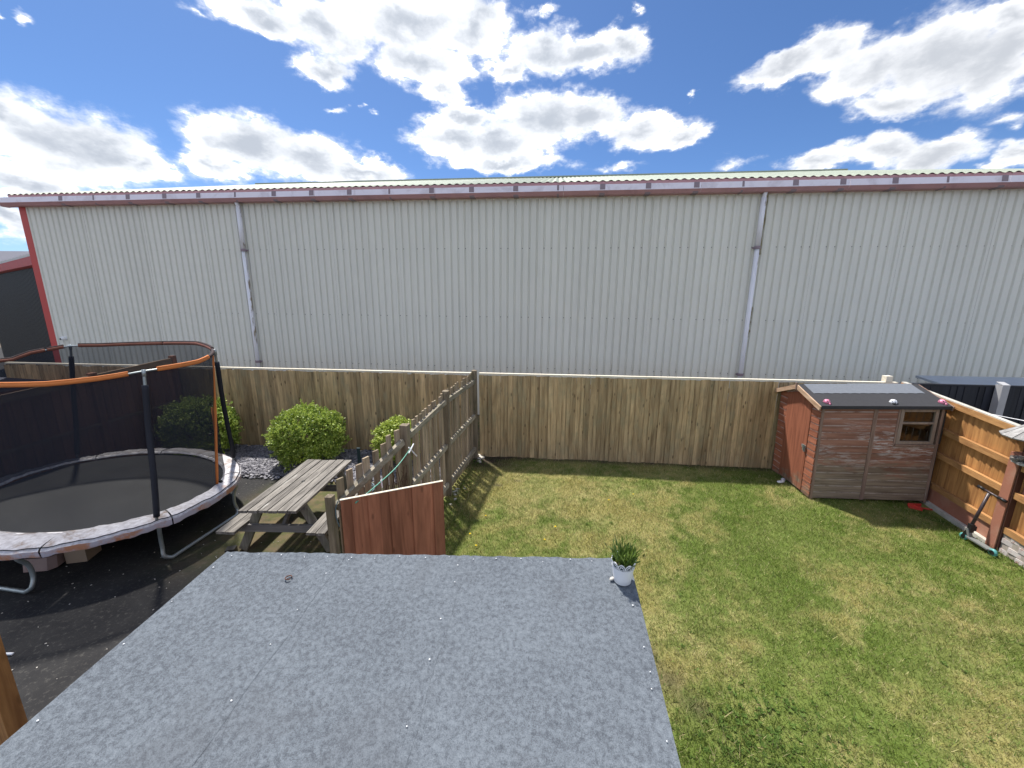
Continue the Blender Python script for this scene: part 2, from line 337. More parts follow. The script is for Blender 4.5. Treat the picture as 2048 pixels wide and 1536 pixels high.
M['flaky_brick'] = plain('flaking_white_brick', (.52,.48,.46), .15, 18., .85, dirt=(.33,.13,.10), dirt_amt=.75, bump=.5, tint=.2)
M['mortar'] = plain('mortar', (.34,.30,.26), .2, 20., .95)
M['tarp'] = plain('blue_grey_sheet_roof', (.33,.37,.43), .15, 3., .5, dirt=(.34,.38,.44), dirt_amt=.5)
M['pink'] = plain('pink_painted_metal', (.72,.24,.36), .06, 9., .35)
M['teal'] = plain('teal_wheel', (.10,.34,.33), .1, 9., .4)
M['steel'] = plain('dark_scooter_tube', (.055,.04,.045), .3, 14., .4, metal=.3, dirt=(.30,.29,.28), dirt_amt=.3)
M['deck'] = plain('grey_deck', (.17,.18,.175), .15, 14., .6)
M['red_plastic'] = plain('red_plastic', (.50,.045,.035), .1, 8., .4)
M['green_line'] = plain('green_plastic_line', (.10,.42,.30), .1, 8., .45)
M['dark_green'] = plain('dark_green_plastic', (.012,.035,.045), .15, 8., .45)
M['hose'] = plain('blue_grey_hose', (.11,.16,.19), .2, 8., .45)
M['bird_wood'] = wood('silver_bird_table_wood', (.16,.155,.15), (.42,.41,.40), tint=.35, knots=.2)
M['seed'] = plain('bird_table_litter', (.22,.20,.185), .6, 26., .9, dirt=(.04,.035,.03), dirt_amt=.8, bump=.6)
M['cardboard'] = plain('faded_pink_plastic', (.30,.21,.19), .12, 6., .6, dirt=(.18,.12,.12), dirt_amt=.5)
M['cardboard2'] = plain('dirty_beige_plastic', (.34,.25,.18), .12, 6., .6)
M['purple_cloth'] = plain('lilac_plastic_sheet', (.27,.22,.26), .12, 6., .6)
M['yellow'] = plain('dandelion_yellow', (.80,.55,.02), .1, 30., .8)
M['pebble'] = plain('pale_pebble', (.55,.52,.47), .2, 20., .8)
m, t = new_mat('window_glass')
t.n('ShaderNodeOutputMaterial', Surface=t.n('ShaderNodeMixShader', Fac=.05, i1=t.n('ShaderNodeBsdfTransparent', Color=(.75,.78,.78,1)), i2=t.n('ShaderNodeBsdfGlossy', Color=(.9,.9,.9,1), Roughness=.03)))
M['glass'] = m
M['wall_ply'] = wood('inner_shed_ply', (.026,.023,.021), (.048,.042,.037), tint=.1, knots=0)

# ------------------------------------------------------------------ mesh helpers
class MB:
    def __init__(s): s.v = []; s.f = []; s.smooth = False
    def add(s, vs, fs):
        o = len(s.v); s.v += [tuple(p) for p in vs]; s.f += [tuple(i+o for i in f) for f in fs]; return s
    def box(s, c, d, rot=None):
        x, y, z = d[0]/2, d[1]/2, d[2]/2
        vs = [Vector((i*x, j*y, k*z)) for k in (-1, 1) for j in (-1, 1) for i in (-1, 1)]
        if rot is not None: vs = [rot @ v for v in vs]
        vs = [v+Vector(c) for v in vs]
        return s.add(vs, [(0,2,3,1),(4,5,7,6),(0,1,5,4),(2,6,7,3),(0,4,6,2),(1,3,7,5)])
    def beam(s, a, b, w, h, up=(0, 0, 1)):
        a, b = Vector(a), Vector(b); d = (b-a); L = d.length; d.normalize()
        x = d.cross(Vector(up))
        if x.length < 1e-4: x = d.cross(Vector((0, 1, 0)))
        x.normalize(); y = x.cross(d)
        rot = Matrix((x, d, y)).transposed()
        return s.box((a+b)/2, (w, L, h), rot)
    def tube(s, pts, r, n=8, closed=False, caps=True, flat=1.0):
        pts = [Vector(p) for p in pts]; N = len(pts); rs = r if isinstance(r, (list, tuple)) else [r]*N
        prev = None; rings = []
        for i in range(N):
            if closed: d = pts[(i+1) % N]-pts[i-1]
            else: d = pts[min(i+1, N-1)]-pts[max(i-1, 0)]
            d.normalize()
            if prev is None:
                u = d.cross(Vector((0, 0, 1)))
                if u.length < .05: u = d.cross(Vector((1, 0, 0)))
            else: u = prev - d*prev.dot(d)
            u.normalize(); prev = u; v = d.cross(u)
            rings.append([pts[i]+(u*math.cos(2*math.pi*k/n)+v*math.sin(2*math.pi*k/n)*flat)*rs[i] for k in range(n)])
        vs = [p for rg in rings for p in rg]; fs = []
        for i in range(N if closed else N-1):
            j = (i+1) % N
            for k in range(n): fs.append((i*n+k, i*n+(k+1) % n, j*n+(k+1) % n, j*n+k))
        if caps and not closed: fs += [tuple(range(n))[::-1], tuple((N-1)*n+k for k in range(n))]
        return s.add(vs, fs)
    def lathe(s, prof, n=20, c=(0, 0, 0)):
        vs = [(c[0]+r*math.cos(2*math.pi*k/n), c[1]+r*math.sin(2*math.pi*k/n), c[2]+z) for r, z in prof for k in range(n)]
        fs = [(i*n+k, i*n+(k+1) % n, (i+1)*n+(k+1) % n, (i+1)*n+k) for i in range(len(prof)-1) for k in range(n)]
        return s.add(vs, fs)
    def prism(s, poly, d):
        """poly: 3D points of a planar outline, pushed along vector d"""
        n = len(poly); d = Vector(d); P = [Vector(p) for p in poly]
        return s.add(P+[p+d for p in P], [tuple(range(n))[::-1], tuple(range(n, 2*n))]+[(i, (i+1) % n, n+(i+1) % n, n+i) for i in range(n)])
    def mesh(s, name, mat, smooth=None):
        me = bpy.data.meshes.new(name); me.from_pydata(s.v, [], s.f)
        mats = mat if isinstance(mat, (list, tuple)) else [mat]
        for q in mats: me.materials.append(q)
        me.update()
        import bmesh
        bm = bmesh.new(); bm.from_mesh(me); bmesh.ops.recalc_face_normals(bm, faces=bm.faces[:]); bm.to_mesh(me); bm.free()
        if (s.smooth if smooth is None else smooth):
            for p in me.polygons: p.use_smooth = True
        return me
def link(name, me, parent=None, loc=(0, 0, 0), rot=(0, 0, 0), **props):
    o = bpy.data.objects.new(name, me); COL.objects.link(o); o.location = loc; o.rotation_euler = rot
    if parent is not None: o.parent = parent
    for k, v in props.items():
        if v is not None: o[k] = v
    return o
def thing(name, label, cat, loc=(0, 0, 0), rot=(0, 0, 0), group=None):
    o = bpy.data.objects.new(name, None); COL.objects.link(o); o.location = loc; o.rotation_euler = rot
    o.empty_display_size = .1
    o['label'] = label; o['category'] = cat
    if group: o['group'] = group
    return o
def part(name, mb, mat, parent, loc=(0, 0, 0), rot=(0, 0, 0), smooth=None, **props):
    return link(name, mb.mesh(name, mat, smooth), parent, loc, rot, **props)
def solo(name, mb, mat, label, cat, loc=(0, 0, 0), rot=(0, 0, 0), group=None, smooth=None):
    return link(name, mb.mesh(name, mat, smooth), None, loc, rot, label=label, category=cat, group=group)
def struct(name, me): return link(name, me, None, kind='structure')
def arc(c, r, a0, a1, n, ax=(1, 0, 0), ay=(0, 0, 1)):
    c, ax, ay = Vector(c), Vector(ax), Vector(ay)
    return [c+ax*(r*math.cos(a0+(a1-a0)*i/n))+ay*(r*math.sin(a0+(a1-a0)*i/n)) for i in range(n+1)]
def spline(P, n=8):
    P = [Vector(p) for p in P]; out = []
    for i in range(len(P)-1):
        p0, p1, p2, p3 = P[max(i-1, 0)], P[i], P[i+1], P[min(i+2, len(P)-1)]
        for k in range(n):
            t = k/n
            out.append(.5*((2*p1)+(p2-p0)*t+(2*p0-5*p1+4*p2-p3)*t*t+(3*p1-p0-3*p2+p3)*t**3))
    return out+[P[-1]]
def vnoise(x, y, seed=0):
    """value noise on numpy arrays"""
    xi, yi = np.floor(x).astype(int), np.floor(y).astype(int); xf, yf = x-xi, y-yi
    h = lambda a, b: ((np.sin(a*127.1+b*311.7+seed*74.7)*43758.5453) % 1.0)
    u, v = xf*xf*(3-2*xf), yf*yf*(3-2*yf)
    return (h(xi, yi)*(1-u)+h(xi+1, yi)*u)*(1-v)+(h(xi, yi+1)*(1-u)+h(xi+1, yi+1)*u)*v
def fbm(x, y, seed=0, o=4):
    s = 0; a = .5; tot = 0
    for i in range(o): s = s+a*vnoise(x*2**i, y*2**i, seed+i); tot += a; a *= .55
    return s/tot

# ================================================================== SETTING
g = MB(); g.add([(-500,-400,-.03),(500,-400,-.03),(500,700,-.03),(-500,700,-.03)], [(0,1,2,3)])
struct('ground', g.mesh('ground', M['earth']))
g = MB(); g.add([(-11.,-1.5,0),(-1.95,-1.5,0),(-1.95,4.4,0),(-1.75,7.8,0),(-11.,7.8,0)], [(0,1,2,3,4)])
struct('tarmac_yard', g.mesh('tarmac_yard', M['tarmac']))
g = MB(); g.add([(-14,7.95,.0),(16,7.95,.0),(16,40,.0),(-40,40,.0),(-40,7.95,.0)], [(0,1,2,3,4)])
struct('service_strip', g.mesh('service_strip', M['tarmac']))

# ---- lawn: a fine sheet with its own patchy colour
LX0, LX1, LY0, LY1 = -1.9, 6.3, -.4, 7.86
def lawn_tone(x, y):
    """albedo of the turf: green, straw and bare patches"""
    n1 = fbm(x*.9+3, y*.9, 1); n2 = fbm(x*2.6, y*2.6+9, 5); n3 = fbm(x*9, y*9, 9, 3)
    # mower/wear streaks running diagonally
    sx_ = (x*.62-y*.78); st = fbm(sx_*1.9+2, (x*.78+y*.62)*.55, 14)
    n4 = fbm(x*22, y*22, 41, 2)
    dry = np.clip((n1-.47)*1.7+(n2-.5)*1.7+(st-.5)*1.7+.30+(n3-.5)*1.3+(n4-.5)*.8, 0, 1)
    def blob(cx, cy, rx, ry, a): return a*np.exp(-(((x-cx)/rx)**2+((y-cy)/ry)**2))
    dry = dry+blob(.1, 6.6, 1.3, .7, .55)+blob(-.7, 5.9, .7, .6, .3)+blob(1.5, 3.6, .8, .5, .25)+blob(3.8, 2.9, .5, 1.0, .25)+blob(4.6, 3.9, 1.2, .3, .3)
    dry = dry-blob(3.7, 5.5, 1.3, .7, .75)-blob(-1.1, 4.6, .8, .9, .45)-blob(.7, 4.4, .9, .4, .2)-blob(2.6, 3.9, .8, .5, .35)-blob(1.45, 2.4, .5, .4, .6)-blob(4.4, 2.2, .5, .8, .3)
    dry = np.clip(dry, 0, 1)[:, None]
    gr = np.array([[.122,.168,.034]]); gr2 = np.array([[.170,.205,.055]]); st_ = np.array([[.33,.30,.125]]); br = np.array([[.26,.235,.08]])
    k = np.clip((n2-.3)*2.2, 0, 1)[:, None]
    green = gr*(1-k)+gr2*k; straw = st_*(1-k)+br*k
    c = green*(1-dry)+straw*dry
    soil = np.clip(blob(-1.35, 7.5, .6, .35, 1.1)+np.exp(-((y-7.84)/.16)**2)*.9+blob(-.95, 6.5, .10, .07, .9)+blob(-.62, 6.72, .09, .05, .8)+np.exp(-((x-6.17)/.12)**2)*.8*(y<5.9)+blob(1.10, 2.95, .16, .14, .85)+blob(1.26, 2.72, .12, .12, .75)+blob(1.02, 3.2, .10, .12, .5)+(n3-.5)*.7-.1, 0, 1)[:, None]
    c = c*(1-soil)+np.array([[.060,.047,.034]])*soil
    return c*(.94+.34*n3[:, None]), soil[:, 0], dry[:, 0]
nx, ny = 205, 207
gx, gy = np.meshgrid(np.linspace(LX0, LX1, nx), np.linspace(LY0, LY1, ny)); px, py = gx.ravel(), gy.ravel()
tone, soil, dry = lawn_tone(px, py)
hz = (fbm(px*1.3, py*1.3, 21)-.5)*.05+(fbm(px*11, py*11, 23)-.5)*.012+.004
verts = np.stack([px, py, hz], 1)
faces = [(j*nx+i, j*nx+i+1, (j+1)*nx+i+1, (j+1)*nx+i) for j in range(ny-1) for i in range(nx-1)]
me = bpy.data.meshes.new('lawn'); me.from_pydata(verts.tolist(), [], faces); me.materials.append(M['lawn'])
at = me.color_attributes.new('tone', 'FLOAT_COLOR', 'POINT')
at.data.foreach_set('color', np.concatenate([tone*.8, np.ones((len(tone), 1))], 1).ravel())
for p in me.polygons: p.use_smooth = True
struct('lawn', me)

def blades(name, N, hrange, wrange, region, dens_fn=None, lean=1.0, tone_gain=1.0, seed=5, parent=None):
    rs = np.random.RandomState(seed)
    x = rs.uniform(region[0], region[1], N); y = rs.uniform(region[2], region[3], N)
    tn, so_, dr = lawn_tone(x, y)
    keep = rs.rand(N) > so_*.85
    if dens_fn is not None: keep &= rs.rand(N) < dens_fn(x, y)
    x, y, tn, dr = x[keep], y[keep], tn[keep], dr[keep]; n = len(x)
    z = (fbm(x*1.3, y*1.3, 21)-.5)*.05+(fbm(x*11, y*11, 23)-.5)*.012
    h = rs.uniform(*hrange, n)*(.65+.7*fbm(x*2.1, y*2.1, 31)); wd = rs.uniform(*wrange, n)
    a = rs.uniform(0, 2*np.pi, n); tl = rs.uniform(.35, 1.25, n)*lean
    a2 = rs.uniform(0, 2*np.pi, n)
    dx, dy = np.cos(a)*np.sin(tl)*h, np.sin(a)*np.sin(tl)*h; dz = np.cos(tl)*h
    wx, wy = np.cos(a2)*wd/2, np.sin(a2)*wd/2
    v = np.empty((n, 3, 3)); v[:, 0] = np.stack([x-wx, y-wy, z], 1); v[:, 1] = np.stack([x+wx, y+wy, z], 1); v[:, 2] = np.stack([x+dx, y+dy, z+dz+.004], 1)
    # dry blades among green ones and the other way round
    pick = rs.rand(n); var = rs.uniform(.5, 1.65, (n, 1))
    c = tn*var
    s = pick < .09+.10*dr; c[s] = np.array([.42,.37,.20])*var[s]
    s = (pick > .86); c[s] = np.array([.15,.235,.06])*var[s]
    c = np.clip(c*tone_gain, 0, 1)
    cc = np.repeat(np.concatenate([c, np.ones((n, 1))], 1), 3, 0)
    me = bpy.data.meshes.new(name); me.vertices.add(3*n); me.loops.add(3*n); me.polygons.add(n)
    me.vertices.foreach_set('co', v.ravel()); me.loops.foreach_set('vertex_index', np.arange(3*n))
    me.polygons.foreach_set('loop_start', np.arange(0, 3*n, 3)); me.polygons.foreach_set('loop_total', np.full(n, 3))
    me.update(calc_edges=True); me.materials.append(M['blade'])
    at = me.color_attributes.new('tone', 'FLOAT_COLOR', 'POINT'); at.data.foreach_set('color', cc.astype(np.float32).ravel())
    return me
def thin(x, y): return np.clip(1.25-.09*np.maximum(y-1.5, 0), .35, 1)
link('grass', blades('grass', 460000, (.022, .06), (.003, .0075), (-1.75, 6.15, 1.5, 7.84), thin), kind='stuff')
def weedy(x, y):
    return np.clip(np.exp(-((x+1.45)/.22)**2)*(y > 4.6)+np.exp(-((x-1.45)/.5)**2-((y-2.45)/.32)**2)*.8+np.exp(-((x-6.05)/.14)**2)*.8*(y < 6.4)+.006+.35*np.clip((fbm(x*3.1, y*3.1, 51)-.60)*6, 0, 1)+.3*np.exp(-((x-1.0)/.14)**2)*(y < 3.6), 0, 1)
link('long_grass', blades('long_grass', 90000, (.045, .10), (.005, .011), (-1.75, 6.15, 1.5, 7.8), weedy, .9, .85, 8), kind='stuff')

# ================================================================== WAREHOUSE
WX0, WX1, WY, EZ = -16.2, 13.5, 11.0, 6.15
wh = thing('warehouse', 'long pale grey green metal clad warehouse with red gutter line behind the garden fences', 'warehouse', (0, WY, 0), (0, .0058, 0))
# cladding sheets, one metre each, trapezoidal ribs
def trapezoid_sheet(wid, hgt, nrib, dep, trough=.030, flank=.020):
    # broad pans standing forward, narrow troughs between them
    p = wid/nrib; prof = [(0, -dep)]
    for i in range(nrib):
        c = (i+.5)*p
        prof += [(c-trough/2-flank, -dep), (c-trough/2, 0), (c+trough/2, 0), (c+trough/2+flank, -dep)]
    prof.append((wid, -dep))
    mb = MB(); n = len(prof)
    vs = [(x, y, 0) for x, y in prof]+[(x, y, hgt) for x, y in prof]
    mb.add(vs, [(i, i+1, n+i+1, n+i) for i in range(n-1)]); return mb
sheet_me = trapezoid_sheet(.985, 6.12, 5, .042).mesh('cladding_sheet', M['clad'])
nsh = 30
for i in range(nsh):
    o = link('cladding_sheet', sheet_me, wh, (WX0+.985*i, -.003*(i % 2), 0))
mb = MB()
for zz in (1.45, 4.75, 2.9):
    for i in range(nsh*5):
        if (i*7+int(zz*3)) % 3: mb.lathe([(.013, 0), (.008, -.012), (.0, -.014)], 6, (0, 0, 0)); k = len(mb.v)-18; 
        else: continue
        for q in range(k, len(mb.v)):
            x, y, z = mb.v[q]; mb.v[q] = (WX0+(i+.5)*.197+x, z-.003, zz+y)
part('cladding_screws', mb, M['screw'], wh, kind='stuff')
# corner trim, inner liner, side walls
mb = MB(); mb.box((WX0-.10, .02, 3.05), (.24, .13, 6.1)); part('corner_trim', mb, M['red_trim'], wh)
mb = MB(); mb.add([(WX0-.20,.1,0),(WX0-.20,20.8,0),(WX0-.20,20.8,6.05),(WX0-.20,10.4,9.1),(WX0-.20,.1,6.05)], [(0,1,2,3,4)])
mb.add([(WX1,.1,0),(WX1,20.8,0),(WX1,20.8,6.05),(WX1,10.4,9.1),(WX1,.1,6.05)], [(4,3,2,1,0)])
mb.add([(WX0-.20,20.8,0),(WX1,20.8,0),(WX1,20.8,6.05),(WX0-.20,20.8,6.05)], [(0,1,2,3)])
part('gable_walls', mb, M['clad_dark'], wh)
# roof sheets up to the ridge, wave profile
def wave_sheet(wid, L, rise, nw, amp):
    mb = MB(); n = nw*6; vs = []
    for (y, z) in ((0, 0), (L, rise)):
        for i in range(n+1):
            ph = (i % 6)/6; vs.append((wid*i/n, y, z+amp*max(0, math.sin(ph*math.pi))**1.4*1.0))
    N = n+1
    mb.add(vs, [(i, i+1, N+i+1, N+i) for i in range(n)]); return mb
RD = 10.4
rs_me = wave_sheet(1.02, RD+.3, 3.22, 5, .045).mesh('roof_sheet', M['roof_sheet'])
for i in range(30): link('roof_sheet', rs_me, wh, (WX0-.40+1.0*i, -.14, 6.33+.004*(i % 2)), (0, 0, 0))
mb = MB(); mb.add([(WX0-.4, RD+.15, 9.52), (WX1, RD+.15, 9.52), (WX1, 20.9, 6.4), (WX0-.4, 20.9, 6.4)], [(0, 1, 2, 3)]); part('roof_back', mb, M['roof_sheet'], wh)
mb = MB(); mb.beam((WX0-.42, RD+.15, 9.58), (WX1+.02, RD+.15, 9.58), .35, .06); part('ridge_cap', mb, M['roof_sheet'], wh)
# red eaves filler, dark gap, gutter
mb = MB(); mb.box(((WX0+WX1)/2-.2, -.10, 6.305), (WX1-WX0+.35, .04, .10)); part('eaves_board', mb, M['red_gutter'], wh)
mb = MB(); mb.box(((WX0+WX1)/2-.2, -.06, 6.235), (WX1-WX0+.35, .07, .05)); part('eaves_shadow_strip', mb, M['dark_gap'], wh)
gx0, gx1 = WX0-.52, WX1+.1
gl = (gx1-gx0)/9
for i in range(9):
    a, b = gx0+gl*i+.004, gx0+gl*(i+1)-.004
    mb = MB(); mb.prism([(a,-.302,6.095),(a,-.285,6.240),(a,-.275,6.240),(a,-.292,6.095)], (b-a, 0, 0)); mb.prism([(a,-.04,6.10),(a,-.04,6.2),(a,-.03,6.2),(a,-.03,6.10)], (b-a, 0, 0))
    gt = part('gutter_length', mb, M['gutter_pale'], wh)
    mb = MB(); mb.prism([(a,-.299,6.093),(a,-.235,6.012),(a,-.035,6.012),(a,-.035,6.022),(a,-.23,6.022),(a,-.29,6.093)], (b-a, 0, 0)); part('gutter_sole', mb, M['red_gutter'], gt)
mb = MB(); mb.prism([(gx0-.01,-.31,6.115),(gx0-.01,-.29,6.24),(gx0-.01,-.03,6.24),(gx0-.01,-.03,6.0),(gx0-.01,-.24,6.0)], (-.02, 0, 0)); part('gutter_end', mb, M['gutter_pale'], wh)
mb0 = MB(); mb0.prism([(0,-.303,6.118),(0,-.287,6.25),(0,-.05,6.25),(0,-.05,6.0),(0,-.238,6.005)], (.13, 0, 0)); br_me = mb0.mesh('gutter_bracket', M['gutter_dark'])
mb0 = MB(); mb0.prism([(0,-.303,6.118),(0,-.287,6.25),(0,-.05,6.25),(0,-.05,6.0),(0,-.238,6.005)], (.05, 0, 0)); br2_me = mb0.mesh('gutter_joint', M['gutter_dark'])
x = -14.6; i = 0
while x < WX1:
    if i % 4 != 1: link('gutter_bracket', br_me, wh, (x+rnd.uniform(-.05, .05), 0, 0))
    else: link('gutter_joint', br2_me, wh, (x, 0, 0))
    x += 1.12; i += 1
# downpipes: things of the building
def downpipe(x, ztop, lichen):
    mb = MB(); mb.smooth = True; mb.tube([(x, -.12, ztop), (x, -.12, 4.72)], .062, 12); mb.tube([(x, -.12, 4.72), (x, -.12, .1)], .056, 12)
    mb.tube([(x, -.16, 6.02), (x, -.13, 5.94), (x, -.12, 5.86)], .05, 10)
    # own local frame so that the peeling follows the pipe
    mb.v = [(a-x, b, c) for a, b, c in mb.v]
    p = part('downpipe', mb, M['pipe'], wh, (x, 0, 0))
    for z in (4.72, 1.45):
        mb = MB(); mb.box((0, -.075, z), (.20, .035, .04)); mb.lathe([(.07, z-.035), (.076, z-.03), (.076, z+.03), (.07, z+.035)], 12, (0, -.12, 0)); part('pipe_clip', mb, M['gutter_dark'], p)
    if lichen:
        for (z0, z1, w) in ((4.55, 6.0, .035), (2.45, 3.25, .03)):
            pts = [(.055+rnd.uniform(-.012, .012), -.125, z0+(z1-z0)*k/14) for k in range(15)]
            mb = MB(); mb.tube(pts, [w*rnd.uniform(.5, 1.1) for _ in pts], 6); part('lichen_crust', mb, M['lichen_strip'], p)
    else:
        pts = [(.052, -.13, 2.0+3.9*k/30) for k in range(31)]
        mb = MB(); mb.tube(pts, [.009*rnd.uniform(.2, 1.1) for _ in pts], 5); part('lichen_crust', mb, M['lichen_strip'], p)
downpipe(-9.07, 5.9, False)
downpipe(5.06, 5.9, True)
# cctv dome by the red corner
cc = thing('security_camera', 'small white dome security camera on the warehouse wall beside its red corner', 'security camera', (-15.80, WY-.05, 2.12))
cc.scale = (.72, .72, .72)
mb = MB(); mb.smooth = True; mb.tube([(0, .04, 0), (0, -.04, 0)], .085, 14); mb.lathe([(.0, .10), (.05, .09), (.085, .05), (.095, 0), (.08, -.06), (.04, -.085), (0, -.09)], 14, (0, -.08, 0)); part('housing', mb, M['white'], cc)
mb = MB(); mb.smooth = True; mb.lathe([(.0, .05), (.035, .04), (.055, 0), (.035, -.04), (0, -.05)], 12, (-.03, -.145, -.015)); part('lens', mb, M['black'], cc)

# ---- dark annex to the left of the warehouse
ann = thing('annex_building', 'low dark brown clad annex with red fascia at the left end of the warehouse', 'building', (-16.6, 11.35, 0), (0, 0, R(155)))
# local x runs away to the left and back
sh = trapezoid_sheet(.99, 4.45, 5, .034).mesh('dark_cladding_sheet', M['clad_dark'])
for i in range(12): link('dark_cladding_sheet', sh, ann, (.99*i+.99, 0, 0), (0, 0, math.pi))
mb = MB(); mb.prism([(0,.06,4.42),(0,.16,4.46),(0,.19,4.72),(0,-.1,4.78),(0,-.1,4.42)], (12, 0, 0)); part('fascia', mb, M['red_trim'], ann)
mb = MB(); mb.prism([(0,.195,4.72),(0,.215,4.79),(0,-.1,4.83),(0,-.1,4.785)], (12, 0, 0)); part('sunlit_gutter_edge', mb, M['white'], ann)  # gutter edge, painted white for the sunlight on it
rs2 = wave_sheet(1.0, 7., 1.25, 5, .05).mesh('annex_roof_sheet', M['roof_grey'])
for i in range(12): link('annex_roof_sheet', rs2, ann, (i+1.0, .1, 4.80), (0, 0, math.pi))
mb = MB(); mb.box((6, -3.6, 2.2), (11.9, 6.9, 4.4)); part('annex_body', mb, M['clad_dark'], ann)
fb_ = thing('far_warehouse', 'grey roofed warehouse far beyond the dark annex at the left edge', 'warehouse', (-52, 36, 0), (0, 0, R(8)))
mb = MB(); mb.box((0, 0, 3), (50, 14, 6)); part('wall', mb, M['clad_dark'], fb_)
mb = MB(); mb.prism([(-25.2,-7.3,6.0),(-25.2,7.3,6.0),(-25.2,0,8.3)], (50.4, 0, 0)); part('roof', mb, M['roof_grey_dark'], fb_)

# ================================================================== BACK FENCE
def board_mesh(w, h, t, mat, variant=0):
    mb = MB(); a = rnd.uniform(-.004, .004)
    # feather-edge: thick on one side, thin on the other, slightly out of true
    vs = [(-w/2,-t,0),(w/2,-t*.55,0),(w/2,0,0),(-w/2,0,0),(-w/2+a,-t,h),(w/2+a,-t*.55,h+rnd.uniform(-.004,.004)),(w/2+a,0,h),(-w/2+a,0,h)]
    mb.add(vs, [(0,3,2,1),(4,5,6,7),(0,1,5,4),(1,2,6,5),(2,3,7,6),(3,0,4,7)])
    return mb.mesh('fence_board', mat)
FY = 7.88
bf = thing('board_fence', 'weathered greenish brown board fence behind the lawn with pale capping rail', 'fence', (0, FY, 0))
variants = [board_mesh(w_, 1.80, .016, M['fence_grey']) for w_ in (.105, .112, .098, .107)]
x = -1.54
while x < 6.5:
    v = rnd.choice(variants); wv = v.vertices[1].co.x-v.vertices[0].co.x
    link('fence_board', v, bf, (x+wv/2, -.012*rnd.random()-.008*(rnd.random() < .3), .01+rnd.uniform(-.012, .006)), (rnd.uniform(-.004, .004), rnd.uniform(-.006, .006), rnd.uniform(.07, .14)))
    x += wv-.014
for (a, b) in ((-1.54, .9), (.905, 3.3), (3.305, 6.5)):
    mb = MB(); mb.box(((a+b)/2, .02, 1.835), (b-a, .075, .034)); part('capping_rail', mb, M['cap'], bf)
for z in (.3, .95, 1.6):
    mb = MB(); mb.box((2.45, .05, z), (8, .05, .09)); part('arris_rail', mb, M['picket'], bf)
for x in (6.33,):
    mb = MB(); mb.box((x, .03, .985), (.11, .11, 1.97)); part('fence_post', mb, M['cap'], bf)
bf2 = thing('board_fence', 'weathered brown board fence with wide warped boards behind the bushes and trampoline', 'fence', (0, FY, 0))
variants = [board_mesh(w_, 1.80, .02, M['fence_grey_dark']) for w_ in (.125, .112, .14, .105)]
x = -13.2
while x < -1.75:
    v = rnd.choice(variants); wv = v.vertices[1].co.x-v.vertices[0].co.x
    link('fence_board', v, bf2, (x+wv/2, -.02*rnd.random()-.01*(rnd.random() < .3), .01+rnd.uniform(-.02, .01)), (rnd.uniform(-.006, .006), rnd.uniform(-.009, .009), rnd.uniform(.07, .16)))
    x += wv-.022
for (a, b) in ((-13.2, -8.6), (-8.59, -5.2), (-5.195, -1.68)):
    mb = MB(); mb.box(((a+b)/2, .02, 1.835), (b-a, .08, .034)); part('capping_rail', mb, M['cap'], bf2)
for z in (.3, .95, 1.6):
    mb = MB(); mb.box((-7.4, .06, z), (11.4, .05, .09)); part('arris_rail', mb, M['picket'], bf2)
# neighbour's black fence carrying on to the right
nf = thing('black_fence', 'black painted board fence of the next garden right of the shed', 'fence', (0, FY, 0))
variants = [board_mesh(w_, 1.78, .018, M['black_fence']) for w_ in (.125, .118)]
x = 6.48
while x < 12.:
    v = rnd.choice(variants); link('fence_board', v, nf, (x+.06, -.01*rnd.random(), .03), (0, 0, rnd.uniform(-.05, .05))); x += .116
mb = MB(); mb.box((9.25, .0, 1.825), (5.5, .06, .03)); part('capping_rail', mb, M['black_fence'], nf)
mb = MB(); mb.box((8.18, -.09, .93), (.12, .12, 1.86)); mb.prism([(8.12,-.15,1.86),(8.24,-.15,1.86),(8.24,-.03,1.90),(8.12,-.03,1.90)], (0, 0, .012)); part('concrete_post', mb, M['concrete'], nf)
# blue-grey roof behind it
nr = thing('neighbour_outbuilding', 'low outbuilding with blue grey sheet roof behind the black fence', 'outbuilding', (8.9, 9.0, 0))
mb = MB(); mb.box((.6, 0, .77), (2.6, 1.2, 1.54)); part('wall', mb, M['concrete'], nr)
mb = MB(); mb.prism([(-.8,-.62,1.58),(2.1,-.62,1.58),(2.1,.62,1.655),(-.62,.62,1.655)], (0, 0, .05)); part('sheet_roof', mb, M['tarp'], nr)

# ================================================================== LEFT SIDE FENCE (behind the trampoline)
lf = thing('side_fence', 'red brown panel fence along the left boundary behind the trampoline net', 'fence', (-8.6, 7.75, 0), (0, 0, 0))
lb = [board_mesh(w_, 1.0, .016, M['fence_left']) for w_ in (.14, .135)]
y = 0.; i = 0
while y > -4.6:
    H = 2.06+y*.07
    o = link('fence_board', lb[i % 2], lf, (0, y-.07, .02), (0, 0, math.pi/2+.06)); o.scale = (1, 1, H-.06); y -= .128; i += 1
for y0, y1 in ((0, -1.5), (-1.6, -3.1), (-3.2, -4.6)):
    for fz, hh in ((1.0, .13), (.52, .05), (.06, .09)):
        z0, z1 = (2.06+y0*.07)*fz, (2.06+y1*.07)*fz
        if fz == 1.0: z0 -= .065; z1 -= .065
        mb = MB(); mb.beam((.045, y0, z0), (.045, y1, z1), .04, hh); part('fence_rail', mb, M['fence_left_x'], lf)
for y in (.03, -1.55, -3.15):
    mb = MB(); mb.box((.03, y, (2.1+y*.07)/2), (.1, .1, 2.1+y*.07)); part('fence_post', mb, M['fence_left'], lf)
ns = thing('neighbour_shed', 'low grey roofed shed in the next garden seen through the trampoline net', 'shed', (-11.4, 6.2, 0))
mb = MB(); mb.box((0, 0, .8), (1.7, 1.6, 1.6)); part('wall', mb, M['fence_left'], ns)
